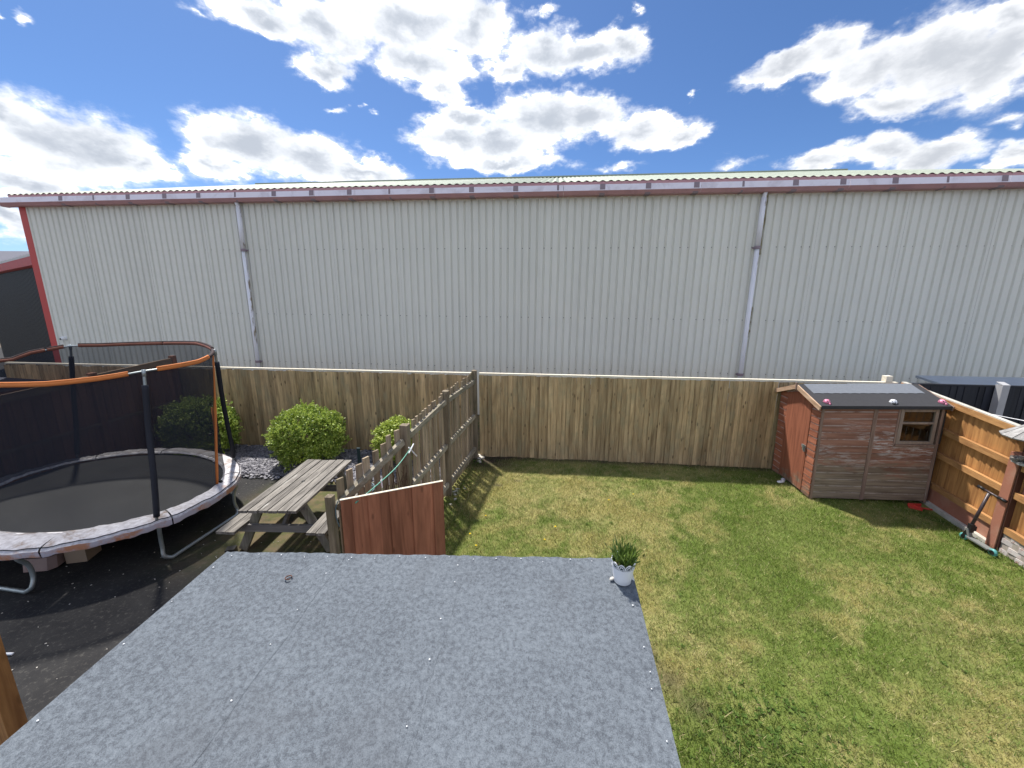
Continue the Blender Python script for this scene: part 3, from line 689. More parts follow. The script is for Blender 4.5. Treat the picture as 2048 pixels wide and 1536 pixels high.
mb = MB(); mb.prism([(-.95,-.9,1.62),(.95,-.9,1.62),(.95,0,1.86),(.95,.9,1.62),(-.95,.9,1.62),(-.95,0,1.86)], (0, 0, .04)); mb = MB(); mb.prism([(.95,-.9,1.60),(.95,0,1.86),(.95,.9,1.60)], (-1.9, 0, 0)); part('roof', mb, M['roof_grey_dark'], ns)

# ================================================================== PICKET FENCE between yard and lawn
pf = thing('picket_fence', 'weathered picket fence with rails dividing the tarmac yard from the lawn', 'fence', (-1.62, 7.75, 0))
P = [Vector((-1.62, 7.75, 0)), Vector((-1.75, 6.05, 0)), Vector((-1.90, 4.62, 0)), Vector((-2.27, 3.45, 0))]
PH = [1.92, 1.87, 1.74, 1.33]
O = P[0]
for k in range(4):
    mb = MB(); s_ = .05; H = PH[k]
    hw_ = .05 if k < 3 else .036; mb.box((0, 0, H/2), (hw_*2, hw_*2, H)); e_ = hw_+.002; mb.add([(-e_,-e_,H+.002),(e_,-e_,H+.002),(e_,e_,H+.002),(-e_,e_,H+.002),(0,0,H+.022)], [(0,1,4),(1,2,4),(2,3,4),(3,0,4)])
    part('post', mb, M['post_grey'], pf, P[k]-O, (0, 0, rnd.uniform(-.05, .05)))
pk_me = []
for q in range(4):
    mb = MB(); t_ = rnd.uniform(.0, .015); w_ = (.062, .066, .07, .06)[q]
    mb.add([(-w_/2,-.011,0),(w_/2,-.011,0),(w_/2,.011,0),(-w_/2,.011,0),(-w_/2,-.011,1-t_*.5),(w_/2,-.011,1),(w_/2,.011,1),(-w_/2,.011,1-t_*.5)], [(0,3,2,1),(4,5,6,7),(0,1,5,4),(1,2,6,5),(2,3,7,6),(3,0,4,7)])
    pk_me.append(mb.mesh('picket', M['picket']))
RAILS = [((1.70, .96, .225), (1.70, .93, .225)), ((1.70, .93, .225), (1.56, .84, .2)), ((1.53, .2), (1.17, .2))]
for k in range(3):
    a, b = P[k], P[k+1]; d = (b-a); L = d.length; d.normalize(); nrm_ = Vector((-d.y, d.x, 0))  # points to lawn side (+x)
    ang = math.atan2(d.y, d.x)
    for (z0, z1) in zip(*RAILS[k]):
        mb = MB(); mb.beam(a-O+d*.06+nrm_*.008+Vector((0, 0, z0)), b-O-d*.06+nrm_*.008+Vector((0, 0, z1)), .052, .08); part('rail', mb, M['picket_x'], pf)
    s_ = .10; q = 0
    while s_ < L-.05:
        u = s_/L
        zt = (PH[k]*(1-u)+PH[k+1]*u)-(.03 if k < 2 else .0)+rnd.uniform(-.02, .02)
        if k == 2: zt = 1.72*(1-u)+1.40*u+rnd.uniform(-.02, .02)
        o = link('picket', rnd.choice(pk_me), pf, a-O+d*s_-nrm_*.032+Vector((0, 0, .03)), (rnd.uniform(-.01, .01), rnd.uniform(-.015, .015), ang+rnd.uniform(-.06, .06)))
        o.scale = (1 if k < 2 else 1.25, 1, zt-.03); s_ += .118 if k < 2 else .138; q += 1
# gate hinged on the near post, standing open over the lawn
ga = Vector((-2.19, 3.50, 0)); gb = Vector((-1.235, 4.02, 0)); gd = gb-ga; gL = gd.length; gang = math.atan2(gd.y, gd.x)
gt = thing('garden_gate', 'red brown stained board gate standing open at the end of the picket fence', 'gate', ga, (0, 0, gang))
gws = [.118, .068, .105, .125, .115, .135, .12, .135, .125, .12]; gx_ = 0; tot = sum(gws)
for q, w_ in enumerate(gws):
    wq = w_*gL/tot; zt = 1.262+(.018*q/9)
    mb = MB(); mb.add([(0,-.019,0),(wq+.004,-.012,0),(wq+.004,0,0),(0,0,0),(0,-.019,zt-.07),(wq+.004,-.012,zt-.07+.002),(wq+.004,0,zt-.07+.002),(0,0,zt-.07)], [(0,3,2,1),(4,5,6,7),(0,1,5,4),(1,2,6,5),(2,3,7,6),(3,0,4,7)])
    part('board', mb, M['gate'], gt, (gx_, -.008*(q % 2)-.001, .07), (0, rnd.uniform(-.003, .003), 0)); gx_ += wq
for z in (.25, 1.12):
    mb = MB(); mb.box((gL/2, .022, z), (gL-.02, .04, .09)); part('gate_rail', mb, M['gate_x'], gt)
mb = MB(); mb.beam((.06, .022, .30), (gL-.08, .022, 1.07), .038, .08); part('gate_brace', mb, M['gate_x'], gt)
mb = MB(); mb.beam((-.002, -.008, 1.268), (gL+.002, -.008, 1.286), .03, .006); part('top_edge', mb, M['cap'], gt)
mb = MB(); mb.tube(spline([(-.03,-.03,.98),(-.05,-.035,1.1),(-.045,-.03,1.2),(-.02,-.02,1.262)], 5), .006, 6); part('hinge_cord', mb, M['hose'], gt)
mb = MB(); mb.box((gL-.012, .012, 1.18), (.016, .06, .1)); part('latch', mb, M['picket'], gt)
# dried climber on the low section
cl = MB()
for q in range(26):
    u = rnd.uniform(.02, .5); s0 = P[2].lerp(P[3], u)+Vector((.05, 0, 0)); z = rnd.uniform(.1, .7); pts = [s0+Vector((.03, 0, z))]
    for k in range(6): pts.append(pts[-1]+Vector((rnd.uniform(-.02, .03), rnd.uniform(-.10, .10), rnd.uniform(.05, .2))))
    cl.tube(spline(pts, 3), rnd.uniform(.003, .007), 5)
solo('dried_climber', cl, M['twig'], 'dead brown climber stems clinging to the lower picket fence section', 'plant')
wl = thing('washing_line', 'green washing line with white plastic peg cross along the picket fence', 'washing line', (-1.78, 4.45, 0))
mb = MB(); mb.tube(spline([(.02,.02,1.50),(-.06,-.28,1.36),(-.16,-.6,1.28),(-.26,-.92,1.22)], 8), .006, 6); part('line', mb, M['green_line'], wl)
mb = MB(); mb.tube([(.035,.05,1.53),(.05,-.16,1.49)], .008, 6); mb.tube([(.03,-.10,1.54),(.08,.02,1.38)], .008, 6); part('peg_cross', mb, M['white'], wl)
mb = MB(); mb.tube([(-.14,-.55,1.31),(-.13,-.55,1.22)], .008, 6); mb.tube([(-.2,-.78,1.26),(-.19,-.78,1.17)], .006, 6); part('peg', mb, M['white'], wl)

# ================================================================== RIGHT FENCE
def rx(y): return 6.13+.17*(y-5.43)
rf = thing('panel_fence', 'orange brown board fence with terracotta gravel boards along the right edge of the lawn', 'fence', (0, 0, 0))
def ztop(y): return 1.79-.065*(6.7-y)
orb = [board_mesh(w_, 1.0, .016, M['orange']) for w_ in (.100, .098, .101)]
for (ya, yb) in ((7.82, 5.50), (5.36, 3.1)):
    y = ya
    while y > yb+.02:
        yc = y-.05; o = link('fence_board', rnd.choice(orb), rf, (rx(yc)+.055, yc, .30), (0, 0, -math.pi/2-.17+.13)); o.scale = (1, 1, ztop(yc)-.33); y -= .107
    for fz, hh in ((1.0, .085), (.735, .085), (.505, .085), (.20, .085)):
        za, zb = (ztop(ya)-.045)*fz, (ztop(yb)-.045)*fz
        mb = MB(); mb.beam((rx(ya), ya, za), (rx(yb), yb, zb), .05, hh); part('rail', mb, M['orange_y'], rf)
    mb = MB(); mb.beam((rx(ya)+.02, ya, ztop(ya)+.008), (rx(yb)+.02, yb, ztop(yb)+.008), .07, .016); part('top_capping', mb, M['pale_edge'], rf)
mb = MB(); mb.beam((rx(7.82)+.03, 7.82, .155), (rx(5.5)+.03, 5.5, .155), .05, .27); part('gravel_board', mb, M['terracotta'], rf)
mb = MB(); mb.beam((rx(7.82)-.02, 7.82, .03), (rx(5.5)-.02, 5.5, .03), .07, .075); part('concrete_footing', mb, M['pale_edge'], rf)
mb = MB(); mb.box((rx(5.43)+.0, 5.43, .70), (.13, .11, 1.40)); part('concrete_post', mb, M['terracotta'], rf, rot=(0, 0, 0))
mb = MB(); mb.box((rx(5.43)+.01, 5.362, .69), (.12, .02, 1.38)); part('post_shade_face', mb, M['dark_brown'], rf)  # dark sheet painting the shaded front face of the terracotta post
# flaking white brick plinth under the nearer bay
bw = thing('brick_plinth', 'low plinth wall of flaking white painted bricks under the nearer fence bay', 'wall', (0, 0, 0))
bm_ = MB(); bm_.box((0, 0, 0), (.10, .215, .065)); bme = bm_.mesh('brick', M['flaky_brick'])
for r_ in range(4):
    y = 5.33-(.11 if r_ % 2 else 0)
    while y > 3.2:
        link('brick', bme, bw, (rx(y)+.02+rnd.uniform(-.004, .004), y-.1, .04+.075*r_), (rnd.uniform(-.02, .02), 0, -.085+rnd.uniform(-.02, .02))); y -= .225
mb = MB(); mb.beam((rx(5.34)+.03, 5.34, .14), (rx(3.1)+.03, 3.1, .14), .08, .30); part('mortar_core', mb, M['mortar'], bw)
mb = MB(); mb.tube(spline([(6.36, 6.95, 1.70), (6.35, 6.3, 1.73), (6.31, 5.6, 1.78), (6.25, 4.8, 1.86)], 6), .006, 6); mb.smooth = True
solo('white_cable', mb, M['white'], 'thin white cable running from the shed roof corner above the right fence', 'cable')

# bird table
bt = thing('bird_table', 'weathered bird table with slatted conical roof at the right edge of the picture', 'bird table', (6.15, 5.25, -.02))
mb = MB(); mb.box((0, .03, 1.05), (.05, .05, .5)); mb.box((0, .06, .85), (.05, .10, .05)); part('pole', mb, M['dark_brown'], bt)
mb = MB(); mb.lathe([(0, 0), (.16, 0), (.22, .02), (.22, .05), (.15, .05), (0, .05)], 10, (0, 0, 1.30)); part('tray', mb, M['bird_wood'], bt)
mb = MB()
for q in range(40):
    a = rnd.uniform(0, 6.28); r_ = rnd.uniform(.1, .23); mb.box((r_*math.cos(a), r_*math.sin(a), 1.36+rnd.uniform(0, .06)), (rnd.uniform(.03, .07), rnd.uniform(.03, .07), rnd.uniform(.02, .05)), Matrix.Rotation(rnd.uniform(0, 3), 3, 'Z'))
part('mossy_thatch', mb, M['seed'], bt)
for q in range(6):
    a = q*math.pi/3; mb = MB(); mb.box((.13*math.cos(a), .13*math.sin(a), 1.50), (.025, .025, .34)); part('upright', mb, M['dark_brown'], bt)
for q in range(14):
    a0, a1 = 2*math.pi*q/14+.012, 2*math.pi*(q+1)/14-.012; am = (a0+a1)/2
    mb = MB(); e = .37; mb.prism([(e*math.cos(a0), e*math.sin(a0), 1.665), (e*math.cos(a1), e*math.sin(a1), 1.665), (.02*math.cos(am), .02*math.sin(am), 1.93)], (.004*math.cos(am), .004*math.sin(am), .014))
    part('roof_slat', mb, M['bird_wood'], bt)
# scooter leaning on the fence
sc = thing('kick_scooter', 'black stunt scooter with teal wheels leaning on the right fence', 'scooter', (5.92, 5.45, 0))
mb = MB(); mb.smooth = True; mb.tube([(.0,.12,.19),(.14,.14,.74)], .019, 10); part('stem', mb, M['steel'], sc)
mb = MB(); mb.smooth = True; mb.tube([(.135,.27,.775),(.142,.13,.752),(.13,-.06,.735)], .014, 8); part('handlebar', mb, M['steel'], sc)
for (a, b) in (((.134,.285,.778),(.137,.20,.764)), ((.128,-.08,.733),(.133,.02,.743))):
    mb = MB(); mb.smooth = True; mb.tube([a, b], .02, 8); part('grip', mb, M['black'], sc)
mb = MB(); mb.box((.012,.12,.21), (.05, .05, .12)); mb.box((.07,.13,.2), (.03,.03,.07)); part('clamp', mb, M['black'], sc)
mb = MB(); mb.prism([(-.045,.10,.075),(.045,.10,.075),(.04,-.17,.06),(.02,-.2,.065),(-.02,-.2,.065),(-.04,-.17,.06)], (0, 0, .018)); mb.beam((0,.09,.085),(0,.135,.2), .045, .03); part('deck', mb, M['deck'], sc)
for yy in (.165, -.21):
    mb = MB(); mb.smooth = True; mb.tube([(-.013,yy,.052),(.013,yy,.052)], .05, 18); wq = part('wheel', mb, M['teal'], sc)
    mb = MB(); mb.tube([(-.015,yy,.052),(.015,yy,.052)], .03, 12); part('hub', mb, M['black'], wq)
mb = MB(); mb.beam((-.018,.165,.05),(-.005,.13,.17), .01, .04); mb.beam((.018,.165,.05),(.012,.13,.17), .01, .04); part('fork', mb, M['black'], sc)

# ================================================================== SHED
SX, SY, SW, SD = 4.47, 6.63, 1.80, 1.14
EH, RH = 1.69, 1.885
shd = thing('garden_shed', 'faded red brown timber garden shed with black felt roof in the far right corner', 'shed', (SX, SY, 0), (0, R(-1.6), 0))
nb_ = 14; bh = EH/nb_
def clap_y(x0, x1, z, hgt, y, mat, parent, name='cladding_board'):
    """shiplap board on the front, thicker at its foot"""
    mb = MB(); L = x1-x0
    mb.add([(0,-.018,0),(L,-.018,0),(L,0,0),(0,0,0),(0,-.012,hgt*.86),(L,-.012,hgt*.86),(L,-.002,hgt-.003),(0,-.002,hgt-.003),(0,0,hgt-.003),(L,0,hgt-.003)],
           [(0,3,2,1),(0,1,5,4),(4,5,6,7),(7,6,9,8),(3,8,9,2),(0,4,7,8,3),(1,2,9,6,5)])
    return part(name, mb, mat, parent, (x0, y, z))
WZ0, WZ1, WXa, WXb = 1.03, 1.62, 1.19, 1.70
for i in range(nb_):
    z = .03+i*bh*.985
    clap_y(.035, .78, z, bh, 0, M['shed_front'], shd)
    if z+bh*.5 < WZ0-.02: clap_y(.84, SW-.04, z, bh, 0, M['shed_front'], shd)
    else: clap_y(.84, WXa-.05, z, bh, 0, M['shed_front'], shd)
for (x0, x1, z0, z1) in ((.0, .035, .0, EH), (.78, .84, .02, EH), (SW-.04, SW, .0, EH), (WXa-.05, WXa-.02, WZ0-.04, EH)):
    mb = MB(); mb.box((0, 0, (z1-z0)/2), (x1-x0-.002, .03, z1-z0)); part('corner_trim', mb, M['shed_trim'], shd, ((x0+x1)/2, -.008, z0))
# window: frame, rail, two panes, dark inside
wf = MB()
for (x0, x1, z0, z1) in ((WXa-.018, WXa+.03, WZ0, WZ1), (WXb-.03, WXb+.018, WZ0, WZ1), (WXa+.032, WXb-.032, WZ0, WZ0+.045), (WXa+.032, WXb-.032, WZ1-.045, WZ1), (WXa+.032, WXb-.032, 1.37, 1.40)):
    wf.box(((x0+x1)/2, -.012, (z0+z1)/2), (x1-x0, .035, z1-z0))
win = part('window_frame', wf, M['win_trim'], shd)
mb = MB(); mb.box(((WXa+WXb)/2, -.022, WZ0-.018), (WXb-WXa+.08, .05, .025)); part('window_sill', mb, M['shed_trim'], win)
for (z0, z1) in ((WZ0+.047, 1.368), (1.402, WZ1-.047)):
    mb = MB(); mb.box(((WXa+WXb)/2, -.006, (z0+z1)/2), (WXb-WXa-.066, .004, z1-z0)); part('pane', mb, M['glass'], win)
# inner walls and floor, so the window looks into a room
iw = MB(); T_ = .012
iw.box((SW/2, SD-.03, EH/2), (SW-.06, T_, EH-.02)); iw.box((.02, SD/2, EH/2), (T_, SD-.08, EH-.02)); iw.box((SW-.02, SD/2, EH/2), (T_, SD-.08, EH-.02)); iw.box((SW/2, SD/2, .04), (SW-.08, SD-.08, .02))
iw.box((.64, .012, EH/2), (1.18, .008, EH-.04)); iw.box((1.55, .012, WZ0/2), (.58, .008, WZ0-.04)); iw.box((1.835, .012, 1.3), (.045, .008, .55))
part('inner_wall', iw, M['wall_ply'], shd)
# gable with door on the left
def clap_x(y0, y1, z, hgt, mat, parent):
    mb = MB(); L = y1-y0
    mb.add([(-.018,0,0),(-.018,L,0),(0,L,0),(0,0,0),(-.012,0,hgt*.86),(-.012,L,hgt*.86),(-.002,L,hgt-.003),(-.002,0,hgt-.003),(0,0,hgt-.003),(0,L,hgt-.003)],
           [(0,3,2,1),(0,1,5,4),(4,5,6,7),(7,6,9,8),(3,8,9,2),(0,4,7,8,3),(1,2,9,6,5)])
    return part('cladding_board', mb, mat, parent, (0, y0, z))
D0, D1 = .22, .90
for i in range(nb_):
    z = .03+i*bh*.985
    clap_x(.0, D0-.012, z, bh, M['shed_side'], shd); clap_x(D1+.012, SD, z, bh, M['shed_side'], shd)
mb = MB(); mb.prism([(-.012,.0,EH-.01),(-.012,SD/2,RH-.01),(-.012,SD,EH-.01)], (.02, 0, 0)); part('gable_panel', mb, M['shed_side'], shd)
mb = MB(); mb.prism([(SW-.004,.0,0),(SW-.004,.0,EH),(SW-.004,SD/2,RH-.02),(SW-.004,SD,EH),(SW-.004,SD,0)], (.012, 0, 0)); part('right_gable', mb, M['shed_side'], shd)
mb = MB(); mb.box((SW/2, SD-.008, EH/2), (SW-.02, .014, EH-.01)); part('back_wall', mb, M['shed_side'], shd)
dr = MB(); dr.prism([(-.022,D0,.05),(-.022,D1,.05),(-.022,D1,1.69),(-.022,(D0+D1)/2+.03,1.77),(-.022,D0,1.68)], (.02, 0, 0)); door = part('door', dr, M['shed_door'], shd)
mb = MB(); mb.box((-.032, D0+.05, .86), (.014, .10, .05)); mb.tube([(-.05,D0+.03,.90),(-.05,D0+.03,.80)], .012, 6); mb.box((-.035, D0+.02, .80), (.02, .03, .06)); part('hasp', mb, M['metal'], door)
# roof
ov = .06
def roofpt(x, y, s_=0): # height of the roof deck over y
    return RH-abs(y-SD/2)/(SD/2)*(RH-EH)+s_
x0, x1 = -.075, SW+.035
yf, yb_ = -.085, SD+.07
zf = EH-(.085/(SD/2))*(RH-EH)
for nm, pts in (('roof_deck', ((yf, zf), (SD/2, RH), (yb_, zf))),):
    mb = MB(); mb.prism([(x0,yf,zf),(x0,SD/2,RH),(x0,yb_,zf+.012),(x0,yb_,zf+.03),(x0,SD/2,RH+.02),(x0,yf,zf+.02)], (x1-x0, 0, 0)); part('roof_felt', mb, M['felt_dark'], shd)
mb = MB(); mb.prism([(x0+.01,yf-.004,zf-.03),(x0+.01,yf-.004,zf+.024),(x0+.01,yf+.008,zf+.024),(x0+.01,yf+.008,zf-.03)], (x1-x0-.02, 0, 0)); part('felt_drip', mb, M['felt_dark'], shd)
# ridge strip of newer felt with scalloped lower edge
top = []; lower = []; n_ = 48; yl = SD/2-.30; sl_ = (RH-EH)/(SD/2)
for k in range(n_+1):
    xx_ = x0+.09+(x1-x0-.2)*k/n_; yy = yl+.012*abs(math.sin(k*math.pi/4))
    lower.append((xx_, yy, RH-(SD/2-yy)*sl_+.026)); top.append((xx_, SD/2, RH+.028))
mb = MB(); nn_ = n_+1; mb.add(lower+top, [(k, k+1, nn_+k+1, nn_+k) for k in range(n_)]); back = [(p[0], SD/2+.25, RH-.25*sl_+.032) for p in top]; mb.add(top+back, [(k, k+1, nn_+k+1, nn_+k) for k in range(n_)])
part('ridge_felt', mb, M['felt_ridge'], shd)
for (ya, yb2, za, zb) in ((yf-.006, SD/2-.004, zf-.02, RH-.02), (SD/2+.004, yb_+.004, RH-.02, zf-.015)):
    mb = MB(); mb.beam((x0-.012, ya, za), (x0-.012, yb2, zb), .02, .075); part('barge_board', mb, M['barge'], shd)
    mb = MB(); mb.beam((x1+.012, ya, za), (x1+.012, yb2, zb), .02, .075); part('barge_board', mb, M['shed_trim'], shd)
mb = MB(); mb.box((x0-.026, SD/2, RH-.01), (.012, .03, .13)); part('finial', mb, M['shed_trim'], shd)
# ladybird ornaments on the roof
def ladybird(x, mat, label):
    loc = Matrix.Rotation(R(-1.6), 4, 'Y') @ Vector((x, .02, zf+.02+(.105)*sl_+.0))
    t_ = thing('ladybird_ornament', label, 'ornament', Vector((SX, SY, 0))+loc, (math.atan(sl_), 0, rnd.uniform(-.4, .4)), 'ladybird ornaments on the shed roof')
    mb = MB(); mb.smooth = True; mb.lathe([(.0, .052), (.018, .05), (.036, .04), (.048, .022), (.052, 0), (.045, -.004)], 14); b = part('shell', mb, mat, t_)
    for (a, e) in ((.3, .5), (1.5, .8), (2.8, .5), (3.9, .9), (5.0, .5), (-1.2, 1.15), (-1.9, .35)):
        r_ = .0505; p = Vector((r_*math.cos(a)*math.cos(e), r_*math.sin(a)*math.cos(e), r_*math.sin(e))); mb = MB(); mb.lathe([(.0, .006), (.006, .005), (.010, 0), (.008, -.005)], 8, p); part('spot', mb, M['black'], t_, smooth=True)
    mb = MB(); mb.smooth = True; mb.lathe([(0, .022), (.014, .018), (.02, 0), (.014, -.01)], 10, (.0, -.058, .004)); part('head', mb, M['black'] if mat is M['white'] else M['pink'], t_)
ladybird(.07, M['pink'], 'pink spotted ladybird ornament at the left end of the shed roof')
ladybird(1.06, M['white'], 'white spotted ladybird ornament in the middle of the shed roof')
ladybird(1.77, M['pink'], 'pink spotted ladybird ornament at the right end of the shed roof, by the cable')
# post tops behind the shed
pt = MB(); pt.box((0, 0, .88), (.12, .12, 1.76)); solo('timber_post', pt, M['cap'], 'pale timber post top between the shed roof corner and the right fence', 'post', (6.52, 7.62, 0))
# shoes and scoop on the lawn
for q, (x, y, a) in enumerate(((4.31, 7.20, .3), (4.39, 7.27, 1.0))):
    mb = MB(); mb.smooth = True; mb.tube([(-.07,0,.03),(-.05,0,.032),(0,0,.03),(.05,0,.035),(.07,0,.03)], [.012,.03,.033,.036,.016], 10, flat=.7)
    solo('shoe', mb, M['white'], ('white shoe lying on the grass by the shed door', 'second white shoe, tucked closest against the shed side')[q], 'shoe', (x, y, 0), (0, 0, a), 'pair of white shoes')
rp = thing('garden_scoop', 'red plastic scoop lying on the grass at the right corner of the shed', 'scoop', (6.03, 6.47, .012), (0, 0, -.6))
mb = MB(); mb.prism([(-.11,-.08,0),(.05,-.09,0),(.05,.09,0),(-.11,.08,0)], (0, 0, .012)); mb.beam((-.11,0,.03),(.05,.09,.035), .01, .05); mb.beam((-.11,0,.03),(.05,-.09,.035), .01, .05); part('pan', mb, M['red_plastic'], rp)
mb = MB(); mb.smooth = True; mb.tube([(.05,0,.02),(.17,0,.035)], .014, 8); part('handle', mb, M['red_plastic'], rp)

# ================================================================== TRAMPOLINE
TC = Vector((-6.575, 4.665, 0)); TA, TB, TR = 1.69, 1.23, -.198
tp = thing('trampoline', 'oval trampoline with black safety net and orange trimmed rim on the tarmac', 'trampoline', TC, (0, 0, TR))
def el_(t, z, k=0., ka=1.0): # point on ellipse offset outwards by k
    n = Vector((math.cos(t)/TA, math.sin(t)/TB, 0)).normalized()
    return Vector((TA*math.cos(t), TB*math.sin(t), z))+n*k
PZ = .62
ringz_k = [(-180, 2.42), (-120, 2.41), (-59, 2.412), (-43, 2.404), (-26, 2.429), (-10, 2.469), (17, 2.495), (40, 2.58), (71, 2.63), (109, 2.59), (137, 2.57), (152, 2.58), (171, 2.50), (180, 2.42)]
def ringz(t):
    d = (math.degrees(t)+180) % 360-180
    for (a, za), (b, zb) in zip(ringz_k[:-1], ringz_k[1:]):
        if a <= d <= b: u = (d-a)/(b-a); return za+(zb-za)*u
    return 2.45
def bulge(t): # rim stands out a little at the right end
    d = ((math.degrees(t)+180) % 360-180-28)/26; return .10*math.exp(-d*d)
N_ = 96; TT = [2*math.pi*i/N_ for i in range(N_)]
mb = MB(); mb.smooth = True; mb.add([(0, 0, PZ-.075)]+[tuple(el_(t, PZ-.045, -.02)) for t in TT]+[tuple(el_(t, PZ-.065, -.6)) for t in TT], [(0, 1+N_+i, 1+N_+(i+1) % N_) for i in range(N_)]+[(1+N_+i, 1+i, 1+(i+1) % N_, 1+N_+(i+1) % N_) for i in range(N_)])
part('jump_mat', mb, M['mat'], tp)
mb = MB(); mb.smooth = True; mb.tube([el_(t, PZ-.05, .17*(.85+.62*max(0., -math.sin(t)))) for t in TT], .022, 10, closed=True); part('frame_ring', mb, M['metal'], tp)
POLES = [R(-12), R(38), R(152), R(-158)]
def kf(t): return .85+.62*max(0., -math.sin(t))
# pad: sections between seams with soft wavy surface and a rolled, drooping outer edge
seams = [-12, 38, 78, 115, 152, 176, 202, 236, 270, 309, 348]
for a, b in zip(seams[:-1], seams[1:]):
    n = 22; pr = [(-.035, -.012), (.0, .012), (.06, .022), (.12, .020), (.18, .012), (.225, .0), (.245, -.03), (.24, -.085), (.235, -.10)]
    vs = []
    for i in range(n+1):
        t = R(a+.25+(b-a-.5)*i/n)
        wgt = math.sin(math.pi*i/n)
        for j, (k, dz) in enumerate(pr):
            wob = .004*math.sin(i*1.9+j*.4)+.006*math.sin(i*.83+j*.5+a)
            dip = -.012*(1-wgt)**3
            vs.append(tuple(el_(t, PZ+dz+dip+wob*(1 if j else .3)-(.008*abs(math.sin(i*1.1+a)) if j > 6 else 0), k*kf(t))))
    m_ = len(pr)
    fs = [(i*m_+j, (i+1)*m_+j, (i+1)*m_+j+1, i*m_+j+1) for i in range(n) for j in range(m_-3)]
    fe = [(i*m_+j, (i+1)*m_+j, (i+1)*m_+j+1, i*m_+j+1) for i in range(n) for j in range(m_-3, m_-1)]
    mb = MB(); mb.smooth = True; mb.add(vs, fs); p = part('pad_section', mb, M['pad'], tp)
    mb = MB(); mb.smooth = True; mb.add(vs, fe); part('pad_skirt', mb, M['pad_edge'], p)
    mb = MB(); mb.tube([Vector(vs[i*m_+5])+Vector((0, 0, .002)) for i in range(n+1)], .006, 5); part('piping', mb, M['foam'], p)
# net wall
rows = 9; vs = []
for j in range(rows+1):
    u = j/rows
    for i, t in enumerate(TT):
        z = (PZ+.01)*(1-u)+ringz(t)*u; sag = -.015*math.sin(math.pi*u)*(1+.5*math.sin(i*.7)); vs.append(tuple(el_(t, z, sag+bulge(t)*u+.004*math.sin(i*2.3+j))))
mb = MB(); mb.smooth = True; mb.add(vs, [(j*N_+i, j*N_+(i+1) % N_, (j+1)*N_+(i+1) % N_, (j+1)*N_+i) for j in range(rows) for i in range(N_)])
part('net', mb, M['net'], tp)
# rim tube and orange sleeves
rim = lambda d, k=.0: el_(R(d), ringz(R(d)), bulge(R(d))+k)
mb = MB(); mb.smooth = True; mb.tube([rim(d, .012) for d in range(0, 360, 3)], .011, 8, closed=True); part('rim_tube', mb, M['metal'], tp)
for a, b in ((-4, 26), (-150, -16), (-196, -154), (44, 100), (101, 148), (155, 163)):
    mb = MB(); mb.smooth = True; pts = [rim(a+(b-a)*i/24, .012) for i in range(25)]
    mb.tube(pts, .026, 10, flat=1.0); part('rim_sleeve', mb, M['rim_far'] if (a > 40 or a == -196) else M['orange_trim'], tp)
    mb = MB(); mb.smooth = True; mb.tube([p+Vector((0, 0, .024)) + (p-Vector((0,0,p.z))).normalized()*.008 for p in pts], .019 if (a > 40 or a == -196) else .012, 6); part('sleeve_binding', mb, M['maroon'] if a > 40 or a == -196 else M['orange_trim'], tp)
mb = MB(); mb.smooth = True; mb.tube([rim(d, .012) for d in range(26, 45)], .024, 8); part('rim_sleeve', mb, M['maroon'], tp)
# zip strips of the doorway at the right end
td = R(24)
dt = lambda q: R(22)+R(14)*q
mb = MB(); mb.smooth = True; pts = [el_(dt(j/10), (PZ+.02)*(1-j/10)+ringz(td)*j/10, .014-.01*math.sin(math.pi*j/10)+bulge(dt(j/10))*j/10) for j in range(11)]; mb.tube(pts, [.022-.008*(j > 6) for j in range(11)], 6, flat=.3); part('door_strip', mb, M['orange_trim'], tp)
mb = MB(); mb.smooth = True; pts = [el_(dt(j/10)+.035*math.sin(math.pi*j/6), (PZ+.02)*(1-j/10)+ringz(td)*j/10, .022) for j in range(7)]; mb.tube(pts, .011, 6, flat=.4); part('door_strip', mb, M['orange_trim'], tp)
mb = MB(); mb.box(el_(td, PZ+.04, .04), (.05, .03, .03)); mb.box(el_(td, 1.4, .01), (.04, .03, .03)); part('zip_clip', mb, M['black'], tp)
# poles with foam, bowed out at the foot
for (tt, tb_, ko) in ((-10, -17.5, .21), (40, 62, .16), (152, 162, .21), (-158, -158, .21)):
    tt, tb_ = R(tt), R(tb_); z = el_(tt, ringz(tt)).z
    def pp_(u, k): return el_(tb_+(tt-tb_)*u, PZ-.08+(z-PZ+.08)*u, k+bulge(tt)*u)
    bend = [pp_(0, ko), pp_(.12, ko+.01), pp_(.35, ko-.05), pp_(.62, .06), pp_(.85, .045), el_(tt, z+.01, .035+bulge(tt))]
    sp_ = spline(bend, 6)
    mb = MB(); mb.smooth = True; mb.tube(sp_, .017, 8); po = part('net_pole', mb, M['metal'], tp)
    fo = [p for p in sp_ if PZ+.02 < p.z < z-.14]; mb = MB(); mb.smooth = True; mb.tube(fo, .033, 10); part('foam_sleeve', mb, M['foam'], po)
    mb = MB(); mb.smooth = True; mb.tube([sp_[-3], sp_[-1]+Vector((0, 0, .012))], .021, 8); part('pole_cap', mb, M['metal'], po)
